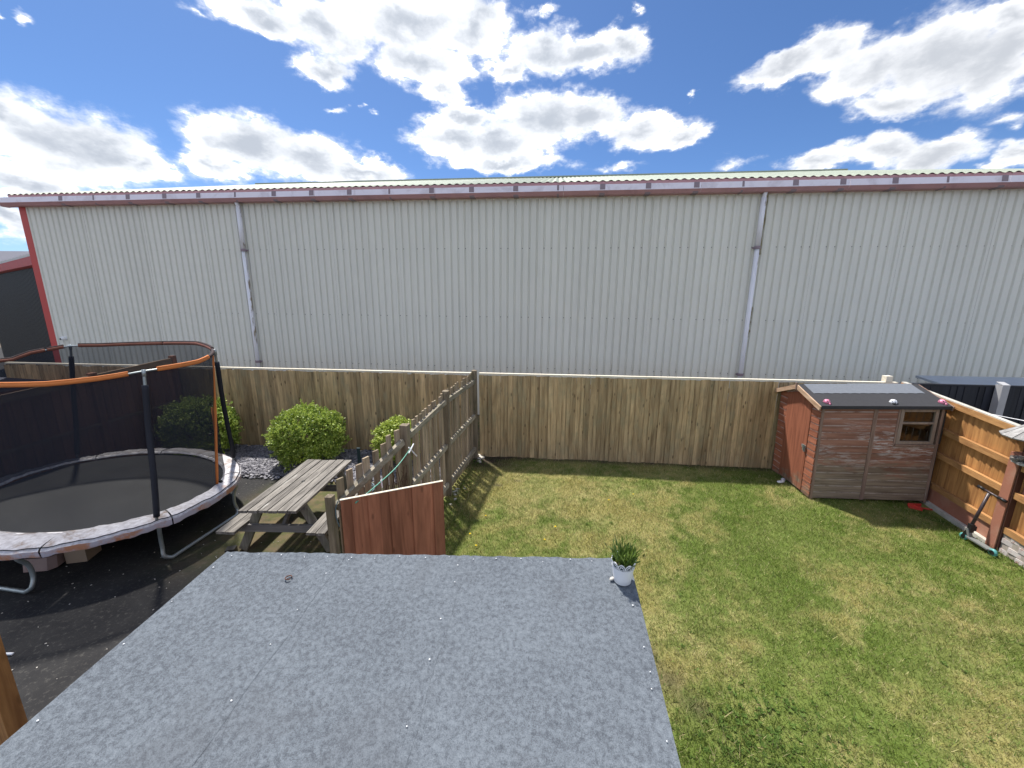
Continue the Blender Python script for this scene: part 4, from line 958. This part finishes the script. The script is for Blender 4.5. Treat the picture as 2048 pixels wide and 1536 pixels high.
# W-shaped legs
for (da, db) in ((-17, 30), (-59, -100), (152, 118), (-158, 172)):
    a, b = R(da), R(db)
    ka, kb = kf(a), kf(b)
    pts = [el_(a, PZ-.05, .19*ka), el_(a, .50, .21*ka), el_(a, .36, .15*ka), el_(a, .2, .14*ka), el_(a, .09, .17*ka), el_(a+(b-a)*.06, .035, .17*ka)]
    ptsb = [el_(b, PZ-.05, .19*kb), el_(b, .50, .21*kb), el_(b, .36, .15*kb), el_(b, .2, .14*kb), el_(b, .09, .17*kb), el_(b+(a-b)*.06, .035, .17*kb)]
    mb = MB(); mb.smooth = True; mb.tube(spline(pts, 5)+spline(ptsb[::-1], 5), .023, 10); part('leg', mb, M['metal'], tp)
mb = MB(); mb.smooth = True; mb.tube([(0, 0, 0), (.05, 0, 0)], .0245, 10)
# lumber under the trampoline
tb = thing('storage_box', 'faded pink plastic box lying on its side beneath the trampoline', 'box', (-6.33, 3.68, 0), (0, 0, .35))
mb = MB(); mb.prism([(-.16,-.13,.02),(.10,-.16,.02),(.16,-.10,.02),(.16,.12,.02),(.08,.15,.02),(-.16,.12,.02)], (0, .03, .16)); part('lid', mb, M['cardboard'], tb)
mb = MB(); mb.box((.30, .10, .10), (.22, .24, .2)); part('box_body', mb, M['cardboard2'], tb)
mb = MB(); mb.box((-.03, -.03, .20), (.12, .012, .012)); part('handle', mb, M['black'], tb)
mb = MB(); mb.box((.04, .30, .16), (.5, .12, .3)); solo('plastic_tub', mb, M['purple_cloth'], 'lilac plastic tub standing behind the pink box under the trampoline', 'tub', (-6.33, 3.78, 0), (0, 0, .35))

# ================================================================== PICNIC TABLE
pt = thing('picnic_table', 'weathered grey picnic table with attached benches beside the picket fence', 'picnic table', (-3.565, 4.82, 0), (0, 0, R(4.9)))
Lt = 1.60
for i in range(6):
    mb = MB(); w_ = .109; x = (i-2.5)*.1235; e0, e1 = rnd.uniform(-.01, .01), rnd.uniform(-.01, .01)
    mb.box((0, (e0+e1)/2, 0), (w_, Lt+e1-e0, .034)); part('table_plank', mb, M['table'], pt, (x, 0, .733+rnd.uniform(-.002, .002)), (0, rnd.uniform(-.012, .012), rnd.uniform(-.003, .003)))
for sgn in (-1, 1):
    for i in range(2):
        mb = MB(); mb.box((0, 0, 0), (.115, Lt, .034)); part('bench_plank', mb, M['table'], pt, (sgn*(.515+.125*i), rnd.uniform(-.01, .01), .435), (0, rnd.uniform(-.01, .01), 0))
for yy in (-.52, .52):
    mb = MB(); mb.box((0, 0, 0), (1.36, .042, .10)); part('bench_beam', mb, M['table_x'], pt, (0, yy-.045*(1 if yy < 0 else -1), .365))
    mb = MB(); mb.box((0, 0, 0), (.70, .042, .07)); part('top_cleat', mb, M['table_x'], pt, (0, yy-.045*(1 if yy < 0 else -1), .68))
    for sgn in (-1, 1):
        mb = MB(); mb.beam((sgn*.25, 0, .714), (sgn*.60, 0, .0), .042, .115, (0, 1, 0)); mb2 = MB(); a = Vector((sgn*.26, 0, .712)); b = Vector((sgn*.60, 0, .012)); d = (b-a).normalized(); pxy = Vector((-d.z, 0, d.x))*.055
        mb2.prism([a-pxy+Vector((0,-.021,0)), a+pxy+Vector((0,-.021,0)), b+pxy+Vector((0,-.021,0)), b-pxy+Vector((0,-.021,0))], (0, .042, 0)); part('leg', mb2, M['table_z'], pt, (0, yy, 0))
    mb = MB(); mb.beam((0, yy, .38), (0, yy*.25, .70), .06, .042, (1, 0, 0)); part('brace', mb, M['table_x'], pt)
mb = MB(); mb.lathe([(0, .004), (.022, .003), (.026, 0)], 12, (.0, .02, .7505)); part('parasol_hole', mb, M['black'], pt)
lg = MB(); lg.box((0, 0, .04), (.11, .10, .08)); solo('dark_block', lg, M['black'], 'small black block against the near left leg of the picnic table', 'block', (-4.22, 4.16, 0), (0, 0, .4))
# plank on ground behind table
bd = MB(); bd.box((0, 0, .04), (.55, .10, .06)); solo('timber_offcut', bd, M['table_x'], 'brown timber offcut lying on the moss behind the picnic table', 'timber', (-2.6, 5.05, 0), (0, 0, .05))

# ================================================================== SLATE BED AND BUSHES
sb = MB(); sb.add([(-8.5,6.42,.006),(-1.85,6.46,.006),(-1.72,7.80,.006),(-8.5,7.80,.006)], [(0,1,2,3)]); struct('slate_bed', sb.mesh('slate_bed', M['slate']))
def chips(n, seed):
    rs = np.random.RandomState(seed); V = []; F = []
    for i in range(n):
        x = rs.uniform(-8.5, -1.85); y = 6.42+abs(rs.normal(0, .02)) if rs.rand() < .08 else rs.uniform(6.40, 7.8)
        if rs.rand() < .03: y = 6.42-rs.rand()*.18
        a = rs.uniform(0, 6.28); l, w_, h = rs.uniform(.018, .05), rs.uniform(.012, .028), rs.uniform(.003, .007)
        rot = Matrix.Rotation(a, 3, 'Z') @ Matrix.Rotation(rs.normal(0, .35), 3, 'X') @ Matrix.Rotation(rs.normal(0, .3), 3, 'Y')
        pts = [(-l, -w_*.6), (-l*.3, -w_), (l*.8, -w_*.7), (l, w_*.3), (l*.1, w_), (-l*.8, w_*.7)]
        o = len(V); c = Vector((x, y, .016+rs.rand()*.022))
        V += [tuple(rot @ Vector((p[0], p[1], -h))+c) for p in pts]+[tuple(rot @ Vector((p[0]*.93, p[1]*.93, h))+c) for p in pts]
        F += [tuple(o+6+k for k in range(6))]+[(o+k, o+(k+1) % 6, o+6+(k+1) % 6, o+6+k) for k in range(6)]
    me = bpy.data.meshes.new('slate_chips'); me.from_pydata(V, [], F); me.materials.append(M['chips']); return me
link('slate_chips', chips(15000, 4), kind='stuff')

def foliage(n, rad, centre, seed, leaf=(.026, .046), shell=.78, holes=.0):
    rs = np.random.RandomState(seed); V = []; F = []
    rx_, ry_, rz_ = rad
    made = 0
    sprigs = n//9
    for _ in range(sprigs):
        d = rs.normal(0, 1, 3); d /= np.linalg.norm(d)
        if d[2] < -.75: d[2] *= .6
        # lumpy outline
        lump = 1+.10*math.sin(d[0]*7+seed)+.09*math.sin(d[1]*9+d[2]*6)+.07*math.sin(d[2]*13+d[0]*11)
        r = (shell+(1-shell)*rs.rand()**.45)*(.35+.65*lump)
        if rs.rand() < .10: r *= 1.06+rs.rand()*.10
        base = np.array([d[0]*rx_, d[1]*ry_, d[2]*rz_])*r*.94
        up = d*.75+np.array([0, 0, .5])+rs.normal(0, .35, 3); up /= np.linalg.norm(up); L = rs.uniform(.05, .12)
        for k in range(9):
            p = base+up*L*(k/8.)+rs.normal(0, .006, 3)
            ld = up*.45+rs.normal(0, .7, 3); ld /= np.linalg.norm(ld); s = np.cross(ld, rs.normal(0, 1, 3)); s /= np.linalg.norm(s)+1e-6
            l = rs.uniform(*leaf); wd = l*rs.uniform(.42, .6); nn = np.cross(ld, s)
            o = len(V)
            V += [tuple(p+centre), tuple(p+ld*l*.5+s*wd+nn*l*.12+centre), tuple(p+ld*l+centre), tuple(p+ld*l*.5-s*wd+nn*l*.12+centre)]
            F += [(o, o+1, o+2), (o, o+2, o+3)]
    me = bpy.data.meshes.new('foliage'); me.from_pydata(V, [], F); return me
def bush(name, label, loc, rad, n, mat, seed, zc):
    b = thing(name, label, 'bush', loc, group='rounded green bushes in the slate bed')
    me = foliage(n, rad, np.array([0, 0, zc]), seed); me.materials.append(mat); link('foliage', me, b)
    mb = MB()
    for k in range(9):
        a = rnd.uniform(0, 6.28); q = rnd.uniform(.3, .8); mb.tube(spline([(0, 0, 0), (rad[0]*.2*math.cos(a), rad[1]*.2*math.sin(a), zc*.5), (rad[0]*q*math.cos(a), rad[1]*q*math.sin(a), zc*rnd.uniform(.8, 1.4))], 4), [.02]*4+[.014]*4+[.006], 6)
    part('stem', mb, M['twig'], b)
bush('round_bush', 'large round golden green bush in slate chips behind the picnic table', (-4.98, 7.02, 0), (.70, .62, .58), 24000, M['bush'], 3, .60)
bush('round_bush', 'green bush behind the trampoline net, partly hidden by the net pole', (-7.55, 7.2, 0), (.80, .55, .63), 20000, M['bush'], 5, .60)
bush('round_bush', 'small yellow green bush behind the lower pickets of the dividing fence', (-3.12, 7.2, 0), (.43, .42, .44), 11000, M['bush2'], 8, .50)
# dark green spike and coiled hose
st = thing('garden_stake', 'dark green plastic stake standing in the slate chips by the fence', 'stake', (-3.63, 6.55, 0))
mb = MB(); mb.box((0, 0, .29), (.055, .03, .58)); part('blade', mb, M['dark_green'], st)
mb = MB(); mb.box((0, 0, .585), (.065, .04, .02)); part('cap', mb, M['dark_green'], st)
hs = MB(); hs.smooth = True; pts = []
for k in range(110):
    a = k*.31; r_ = .15+.05*math.sin(k*.23); pts.append((r_*math.cos(a), r_*math.sin(a), .03+.001*k+.03*math.sin(k*.5)))
hs.tube(pts, .012, 6); solo('garden_hose', hs, M['hose'], 'coil of blue grey garden hose on the ground beside the far table end', 'hose', (-3.28, 5.95, 0.0))

# ================================================================== FLAT ROOF OUTBUILDING just below the window
ob = thing('felt_roof_outbuilding', 'outbuilding with grey mineral felt flat roof directly below the camera', 'outbuilding', (0, 0, 0))
FL = Vector((-1.425, 1.379, 2.20)); FR = Vector((.353, 1.534, 2.20)); BD = Vector((0, -1, -.1))
BL = FL+Vector((-.04, 0, 0))+BD*1.9; BR_ = FR+BD*2.05
def rp_(u, v): # u across, v from far edge to near edge
    a = FL.lerp(BL, v); b = FR.lerp(BR_, v); return a.lerp(b, u)
laps = [0., .285, .588, 1.0]
for i in range(3):
    u0, u1 = laps[i], laps[i+1]+(.02 if i < 2 else 0); ng = 26; gv = 30; vs = []; fs = []
    for q in range(gv+1):
        for k in range(ng+1):
            u = u0+(u1-u0)*k/ng; p = rp_(u, q/gv); edge = min(k, ng-k)
            jag = (.004*math.sin(q*1.3+i) if (k in (0, ng) and 0 < i+k//ng < 3) else 0)+(rnd.uniform(-.003, .003) if q == 0 else 0)
            zz = .0010*i*-1+.004*(fbm(np.array([u*9.]), np.array([q*.6]), 3)[0]-.5)+.012
            vs.append((p.x+jag, p.y+(rnd.uniform(-.004, .004) if q == 0 else 0), p.z+zz))
    for q in range(gv):
        for k in range(ng): a = q*(ng+1)+k; fs.append((a, a+1, a+ng+2, a+ng+1))
    # turned-down edges
    o = len(vs)
    row = [(x, y+.006, z-.05) for x, y, z in vs[:ng+1]]; vs2 = vs+row; fs += [(k+1, k, o+k, o+k+1) for k in range(ng)]
    if i == 0:
        o = len(vs2); colm = [vs[q*(ng+1)] for q in range(gv+1)]; vs2 = vs2+[(x-.004, y, z-.05) for x, y, z in colm]; fs += [(q*(ng+1), (q+1)*(ng+1), o+q+1, o+q) for q in range(gv)]
    if i == 2:
        o = len(vs2); colm = [vs[q*(ng+1)+ng] for q in range(gv+1)]; vs2 = vs2+[(x+.004, y, z-.05) for x, y, z in colm]; fs += [(q*(ng+1)+ng, (q+1)*(ng+1)+ng, o+q+1, o+q) for q in range(gv)]
    mb = MB(); mb.add(vs2, fs); part('felt_strip', mb, M['felt'], ob)
mb = MB(); mb.add([rp_(.004, .004)-Vector((0, 0, .02)), rp_(.996, .004)-Vector((0, 0, .02)), rp_(.996, 1)-Vector((0, 0, .02)), rp_(.004, 1)-Vector((0, 0, .02))], [(0, 1, 2, 3)]); mb.v += [tuple(Vector(p)-Vector((0, 0, .03))) for p in mb.v]; mb.f += [(7, 6, 5, 4), (0, 4, 5, 1), (1, 5, 6, 2), (2, 6, 7, 3), (3, 7, 4, 0)]
part('roof_deck', mb, M['gate_x'], ob)
mb = MB()
corners = [rp_(.03, .03), rp_(.97, .03), rp_(.97, 1), rp_(.03, 1)]
for a, b in zip(corners, corners[1:]+corners[:1]):
    n = Vector((-(b-a).y, (b-a).x, 0)).normalized()*.02; mb.add([(a.x, a.y, 0), (b.x, b.y, 0), (b.x, b.y, b.z-.052), (a.x, a.y, a.z-.052), (a.x-n.x, a.y-n.y, 0), (b.x-n.x, b.y-n.y, 0), (b.x-n.x, b.y-n.y, b.z-.052), (a.x-n.x, a.y-n.y, a.z-.052)], [(0,1,2,3),(7,6,5,4),(0,4,5,1),(3,2,6,7),(0,3,7,4),(1,5,6,2)])
part('wall', mb, M['gate_x'], ob)
nm = MB(); nm.lathe([(0, .004), (.004, .0035), (.0055, .001), (.005, -.002)], 8); nme = nm.mesh('nail', M['nail'])
npos = [(u, .006+rnd.uniform(0, .01)) for u in np.linspace(.03, .97, 17)]
npos += [(.985, v) for v in (.12, .2, .24, .265, .33, .41, .47)]+[(.592, v) for v in (.03, .075, .16, .235, .33, .45)]+[(.29, v) for v in (.06, .15, .22, .31, .44)]+[(.012, v) for v in (.05, .14, .23, .35, .46)]+[(.10, .5), (.32, .02)]
for u, v in npos:
    p = rp_(u+rnd.uniform(-.004, .004), v); s_ = rnd.uniform(.32, .6); o = link('nail', nme, ob, (p.x, p.y, p.z+.014)); o.scale = (s_,)*3
mb = MB(); mb.smooth = True; pr_ = rp_(.215, .077); mb.tube([(pr_.x+.012*math.cos(a), pr_.y+.012*math.sin(a), pr_.z+.02) for a in np.linspace(.3, 5.9, 14)], .0025, 6)
solo('metal_ring', mb, M['dark_brown'], 'small rusty open ring lying on the grey felt roof', 'ring')
# pot on the far right corner
pp = rp_(.963, .057); pot = thing('flower_pot', 'small white lace rimmed pot with spiky green plant on the felt roof corner', 'potted plant', (.302, 1.405, 2.2-.0129+.012))
prof = [(0, .0), (.032, .0), (.0345, .003), (.038, .03), (.043, .07)]
mb = MB(); mb.smooth = True; mb.lathe(prof, 40); part('pot_body', mb, M['white'], pot)
# openwork rim: scalloped band of loops and bars
nS = 10; mbr = MB(); mbr.smooth = True
rad = lambda z: .043+(z-.07)*.13
mbr.tube([(rad(.07)*math.cos(a), rad(.07)*math.sin(a), .071) for a in np.linspace(0, 2*math.pi, 48, endpoint=False)], .0016, 6, closed=True)
mbr.tube([(rad(.076)*math.cos(a), rad(.076)*math.sin(a), .0765) for a in np.linspace(0, 2*math.pi, 48, endpoint=False)], .0011, 6, closed=True)
for k in range(nS):
    a0 = 2*math.pi*k/nS; hw = math.pi/nS
    for (hh, ww, rr) in ((.026, 1.0, .0019), (.015, .62, .0014)):
        pts = []
        for q in range(15):
            s_ = -1+2*q/14; z = .074+hh*math.sqrt(max(0, 1-s_*s_)); a = a0+s_*hw*ww; pts.append((rad(z)*math.cos(a), rad(z)*math.sin(a), z))
        mbr.tube(pts, rr, 6)
    for s_ in (-.55, 0, .55):
        a = a0+s_*hw*.6; z1 = .074+.026*math.sqrt(1-(s_*.62)**2)-.001; z0 = .0745+.014*(1-abs(s_)*.4); mbr.tube([(rad(z0)*math.cos(a0+s_*hw*.5), rad(z0)*math.sin(a0+s_*hw*.5), z0), (rad(z1)*math.cos(a0+s_*hw*.75), rad(z1)*math.sin(a0+s_*hw*.75), z1)], .0014, 6)
    a = a0+hw; z0 = .085; mbr.tube([(rad(.074)*math.cos(a), rad(.074)*math.sin(a), .074), (rad(z0)*math.cos(a), rad(z0)*math.sin(a), z0)], .0016, 6)
part('lace_rim', mbr, M['white'], pot)
mb = MB(); mb.smooth = True; mb.lathe([(.0, .078), (.038, .076), (.041, .07), (.037, .05)], 24); part('compost', mb, M['earth'], pot)
mb = MB(); mb.smooth = True; mb.lathe([(.037, .03), (.0425, .07), (.0455, .094), (.044, .094), (.041, .07)], 32); part('inner_pot', mb, M['dark_green'], pot)
V = []; F = []
for k in range(520):
    a = rnd.uniform(0, 6.28); r0 = rnd.uniform(0, .034); tl = rnd.uniform(.05, .62); hgt = rnd.uniform(.045, .125)
    stem = Vector((math.cos(a)*math.sin(tl), math.sin(a)*math.sin(tl), math.cos(tl))); b = Vector((r0*math.cos(a), r0*math.sin(a), .075))+stem*rnd.uniform(0, hgt*.75)
    d = (stem+Vector((rnd.gauss(0, .35), rnd.gauss(0, .35), rnd.gauss(.15, .3)))).normalized(); s_ = d.cross(Vector((rnd.gauss(0, 1), rnd.gauss(0, 1), rnd.gauss(0, 1)))).normalized()
    L = rnd.uniform(.018, .042); w_ = rnd.uniform(.0018, .0034); o = len(V)
    V += [tuple(b-s_*w_*.5), tuple(b+s_*w_*.5), tuple(b+d*L*.5+s_*w_), tuple(b+d*L), tuple(b+d*L*.5-s_*w_)]; F += [(o, o+1, o+2, o+3, o+4)]
me = bpy.data.meshes.new('foliage'); me.from_pydata(V, [], F); me.materials.append(M['pot_leaf']); link('foliage', me, pot)
mb = MB(); mb.smooth = True; mb.tube([(-.012,0,.004),(-.006,0,.006),(.004,0,.007),(.011,0,.004)], [.003, .007, .008, .003], 8, flat=.7)
solo('pebble', mb, M['pebble'], 'pale pebble on the felt at the foot of the white flower pot', 'pebble', (.262, 1.402, 2.2), (0, 0, .5))

# brown fence end in the near left corner
bp = thing('brown_fence', 'orange brown timber fence end in the near left corner beside the tarmac', 'fence', (-3.41, 1.64, 0), (0, 0, R(172)))
mb = MB(); mb.box((.05, 0, .95), (.1, .09, 1.9)); part('post', mb, M['orange'], bp)
for k in range(6): mb = MB(); mb.box((0, 0, .86), (.118, .018, 1.72)); part('fence_board', mb, M['orange'], bp, (.165+.121*k, .01, .02))
for z in (.3, 1.4): mb = MB(); mb.box((.46, .045, z), (.72, .04, .08)); part('rail', mb, M['orange'], bp)

# small litter on the yard
mb = MB(); mb.smooth = True; mb.tube(spline([(-.34, -.08, .014), (-.18, -.05, .014), (-.08, .0, .014), (0, .012, .014)], 5), .012, 8); solo('white_pipe', mb, M['white'], 'white plastic pipe end lying on the tarmac at the left edge', 'pipe', (-5.04, 2.52, 0))
mb = MB(); mb.tube(spline([(-.36, -.19, .006), (-.2, -.11, .01), (-.1, -.03, .008), (.02, .0, .006)], 6), .0035, 5); solo('dry_stem', mb, M['dry_twig'], 'dry pale plant stem lying on the tarmac against the felt roof edge', 'stem', (-3.72, 2.52, 0))
lit = MB()
for k in range(150):
    x = rnd.uniform(-6.2, -2.1); y = rnd.uniform(1.6, 6.3); s_ = rnd.uniform(.003, .008); lit.box((x, y, .005), (s_*2, s_, .005), Matrix.Rotation(rnd.uniform(0, 3), 3, 'Z'))
me = lit.mesh('grit', M['pebble']); link('grit', me, kind='stuff')
# dandelions
fl = MB(); fl.lathe([(0, .012), (.010, .010), (.016, .004), (.012, 0), (0, -.002)], 9)
flme = fl.mesh('flower_head', M['yellow'], True)
stm = MB(); stm.tube([(0, 0, -.035), (0, 0, 0)], .0025, 5); stme = stm.mesh('stalk', M['weed'])
DL = ['yellow dandelion farthest from the roof in the cluster right of the open gate', 'yellow dandelion in the middle of the cluster right of the open gate', 'yellow dandelion nearest the felt roof in the cluster right of the open gate',
      'yellow dandelion left of the white flower pot, the farther of two', 'yellow dandelion left of the white flower pot, the nearer of two',
      'yellow dandelion in the dry grass before the back fence, the right one of two', 'yellow dandelion in the dry grass before the back fence, the left one of two']
for q, (x, y) in enumerate(((-.98, 5.38), (-1.12, 4.88), (-.98, 4.62), (.10, 5.2), (-.05, 4.86), (1.45, 6.35), (1.0, 6.1))):
    o = thing('dandelion', DL[q], 'flower', (x, y, .048), group='dandelions in the lawn')
    link('flower_head', flme, o, (0, 0, 0), (rnd.uniform(-.5, .3), rnd.uniform(-.4, .4), 0)); link('stalk', stme, o)
# broad weeds along the fence foot and near the roof
def weeds(pts, seed, size):
    rs = np.random.RandomState(seed); V = []; F = []
    for (x, y) in pts:
        for k in range(rs.randint(5, 10)):
            a = rs.uniform(0, 6.28); L = rs.uniform(*size); w_ = L*rs.uniform(.22, .4); rise = rs.uniform(.15, .9)
            d = np.array([math.cos(a), math.sin(a), rise]); s_ = np.array([-math.sin(a), math.cos(a), 0])*w_; b = np.array([x, y, .01]); o = len(V)
            V += [tuple(b), tuple(b+d*L*.55+s_), tuple(b+d*L+np.array([0, 0, -L*.25])), tuple(b+d*L*.55-s_)]; F += [(o, o+1, o+2), (o, o+2, o+3)]
    me = bpy.data.meshes.new('weeds'); me.from_pydata(V, [], F); me.materials.append(M['weed']); return me
wp = [(-1.62+abs(rnd.gauss(0, .14)), rnd.uniform(4.9, 7.6)) for _ in range(170)]+[(rnd.gauss(1.72, .30), rnd.gauss(2.52, .20)) for _ in range(200)]+[(6.08-abs(rnd.gauss(0, .1)), rnd.uniform(4.8, 6.4)) for _ in range(70)]+[(rnd.uniform(-1.2, 5.9), rnd.uniform(1., 7.2)) for _ in range(60)]
link('weeds', weeds(wp, 6, (.012, .036)), kind='stuff')
cf_ = MB()
for k in range(40):
    s_ = rnd.uniform(.012, .03); a = rnd.choice(P[:3]); cf_.box((a.x+.06+abs(rnd.gauss(0, .09)), a.y+rnd.gauss(0, .2)*(1 if a is not P[0] else -.6), s_*.4), (s_*2, s_*1.6, s_), Matrix.Rotation(rnd.uniform(0, 3), 3, 'Z'))
link('rubble', cf_.mesh('rubble', M['pebble']), kind='stuff')
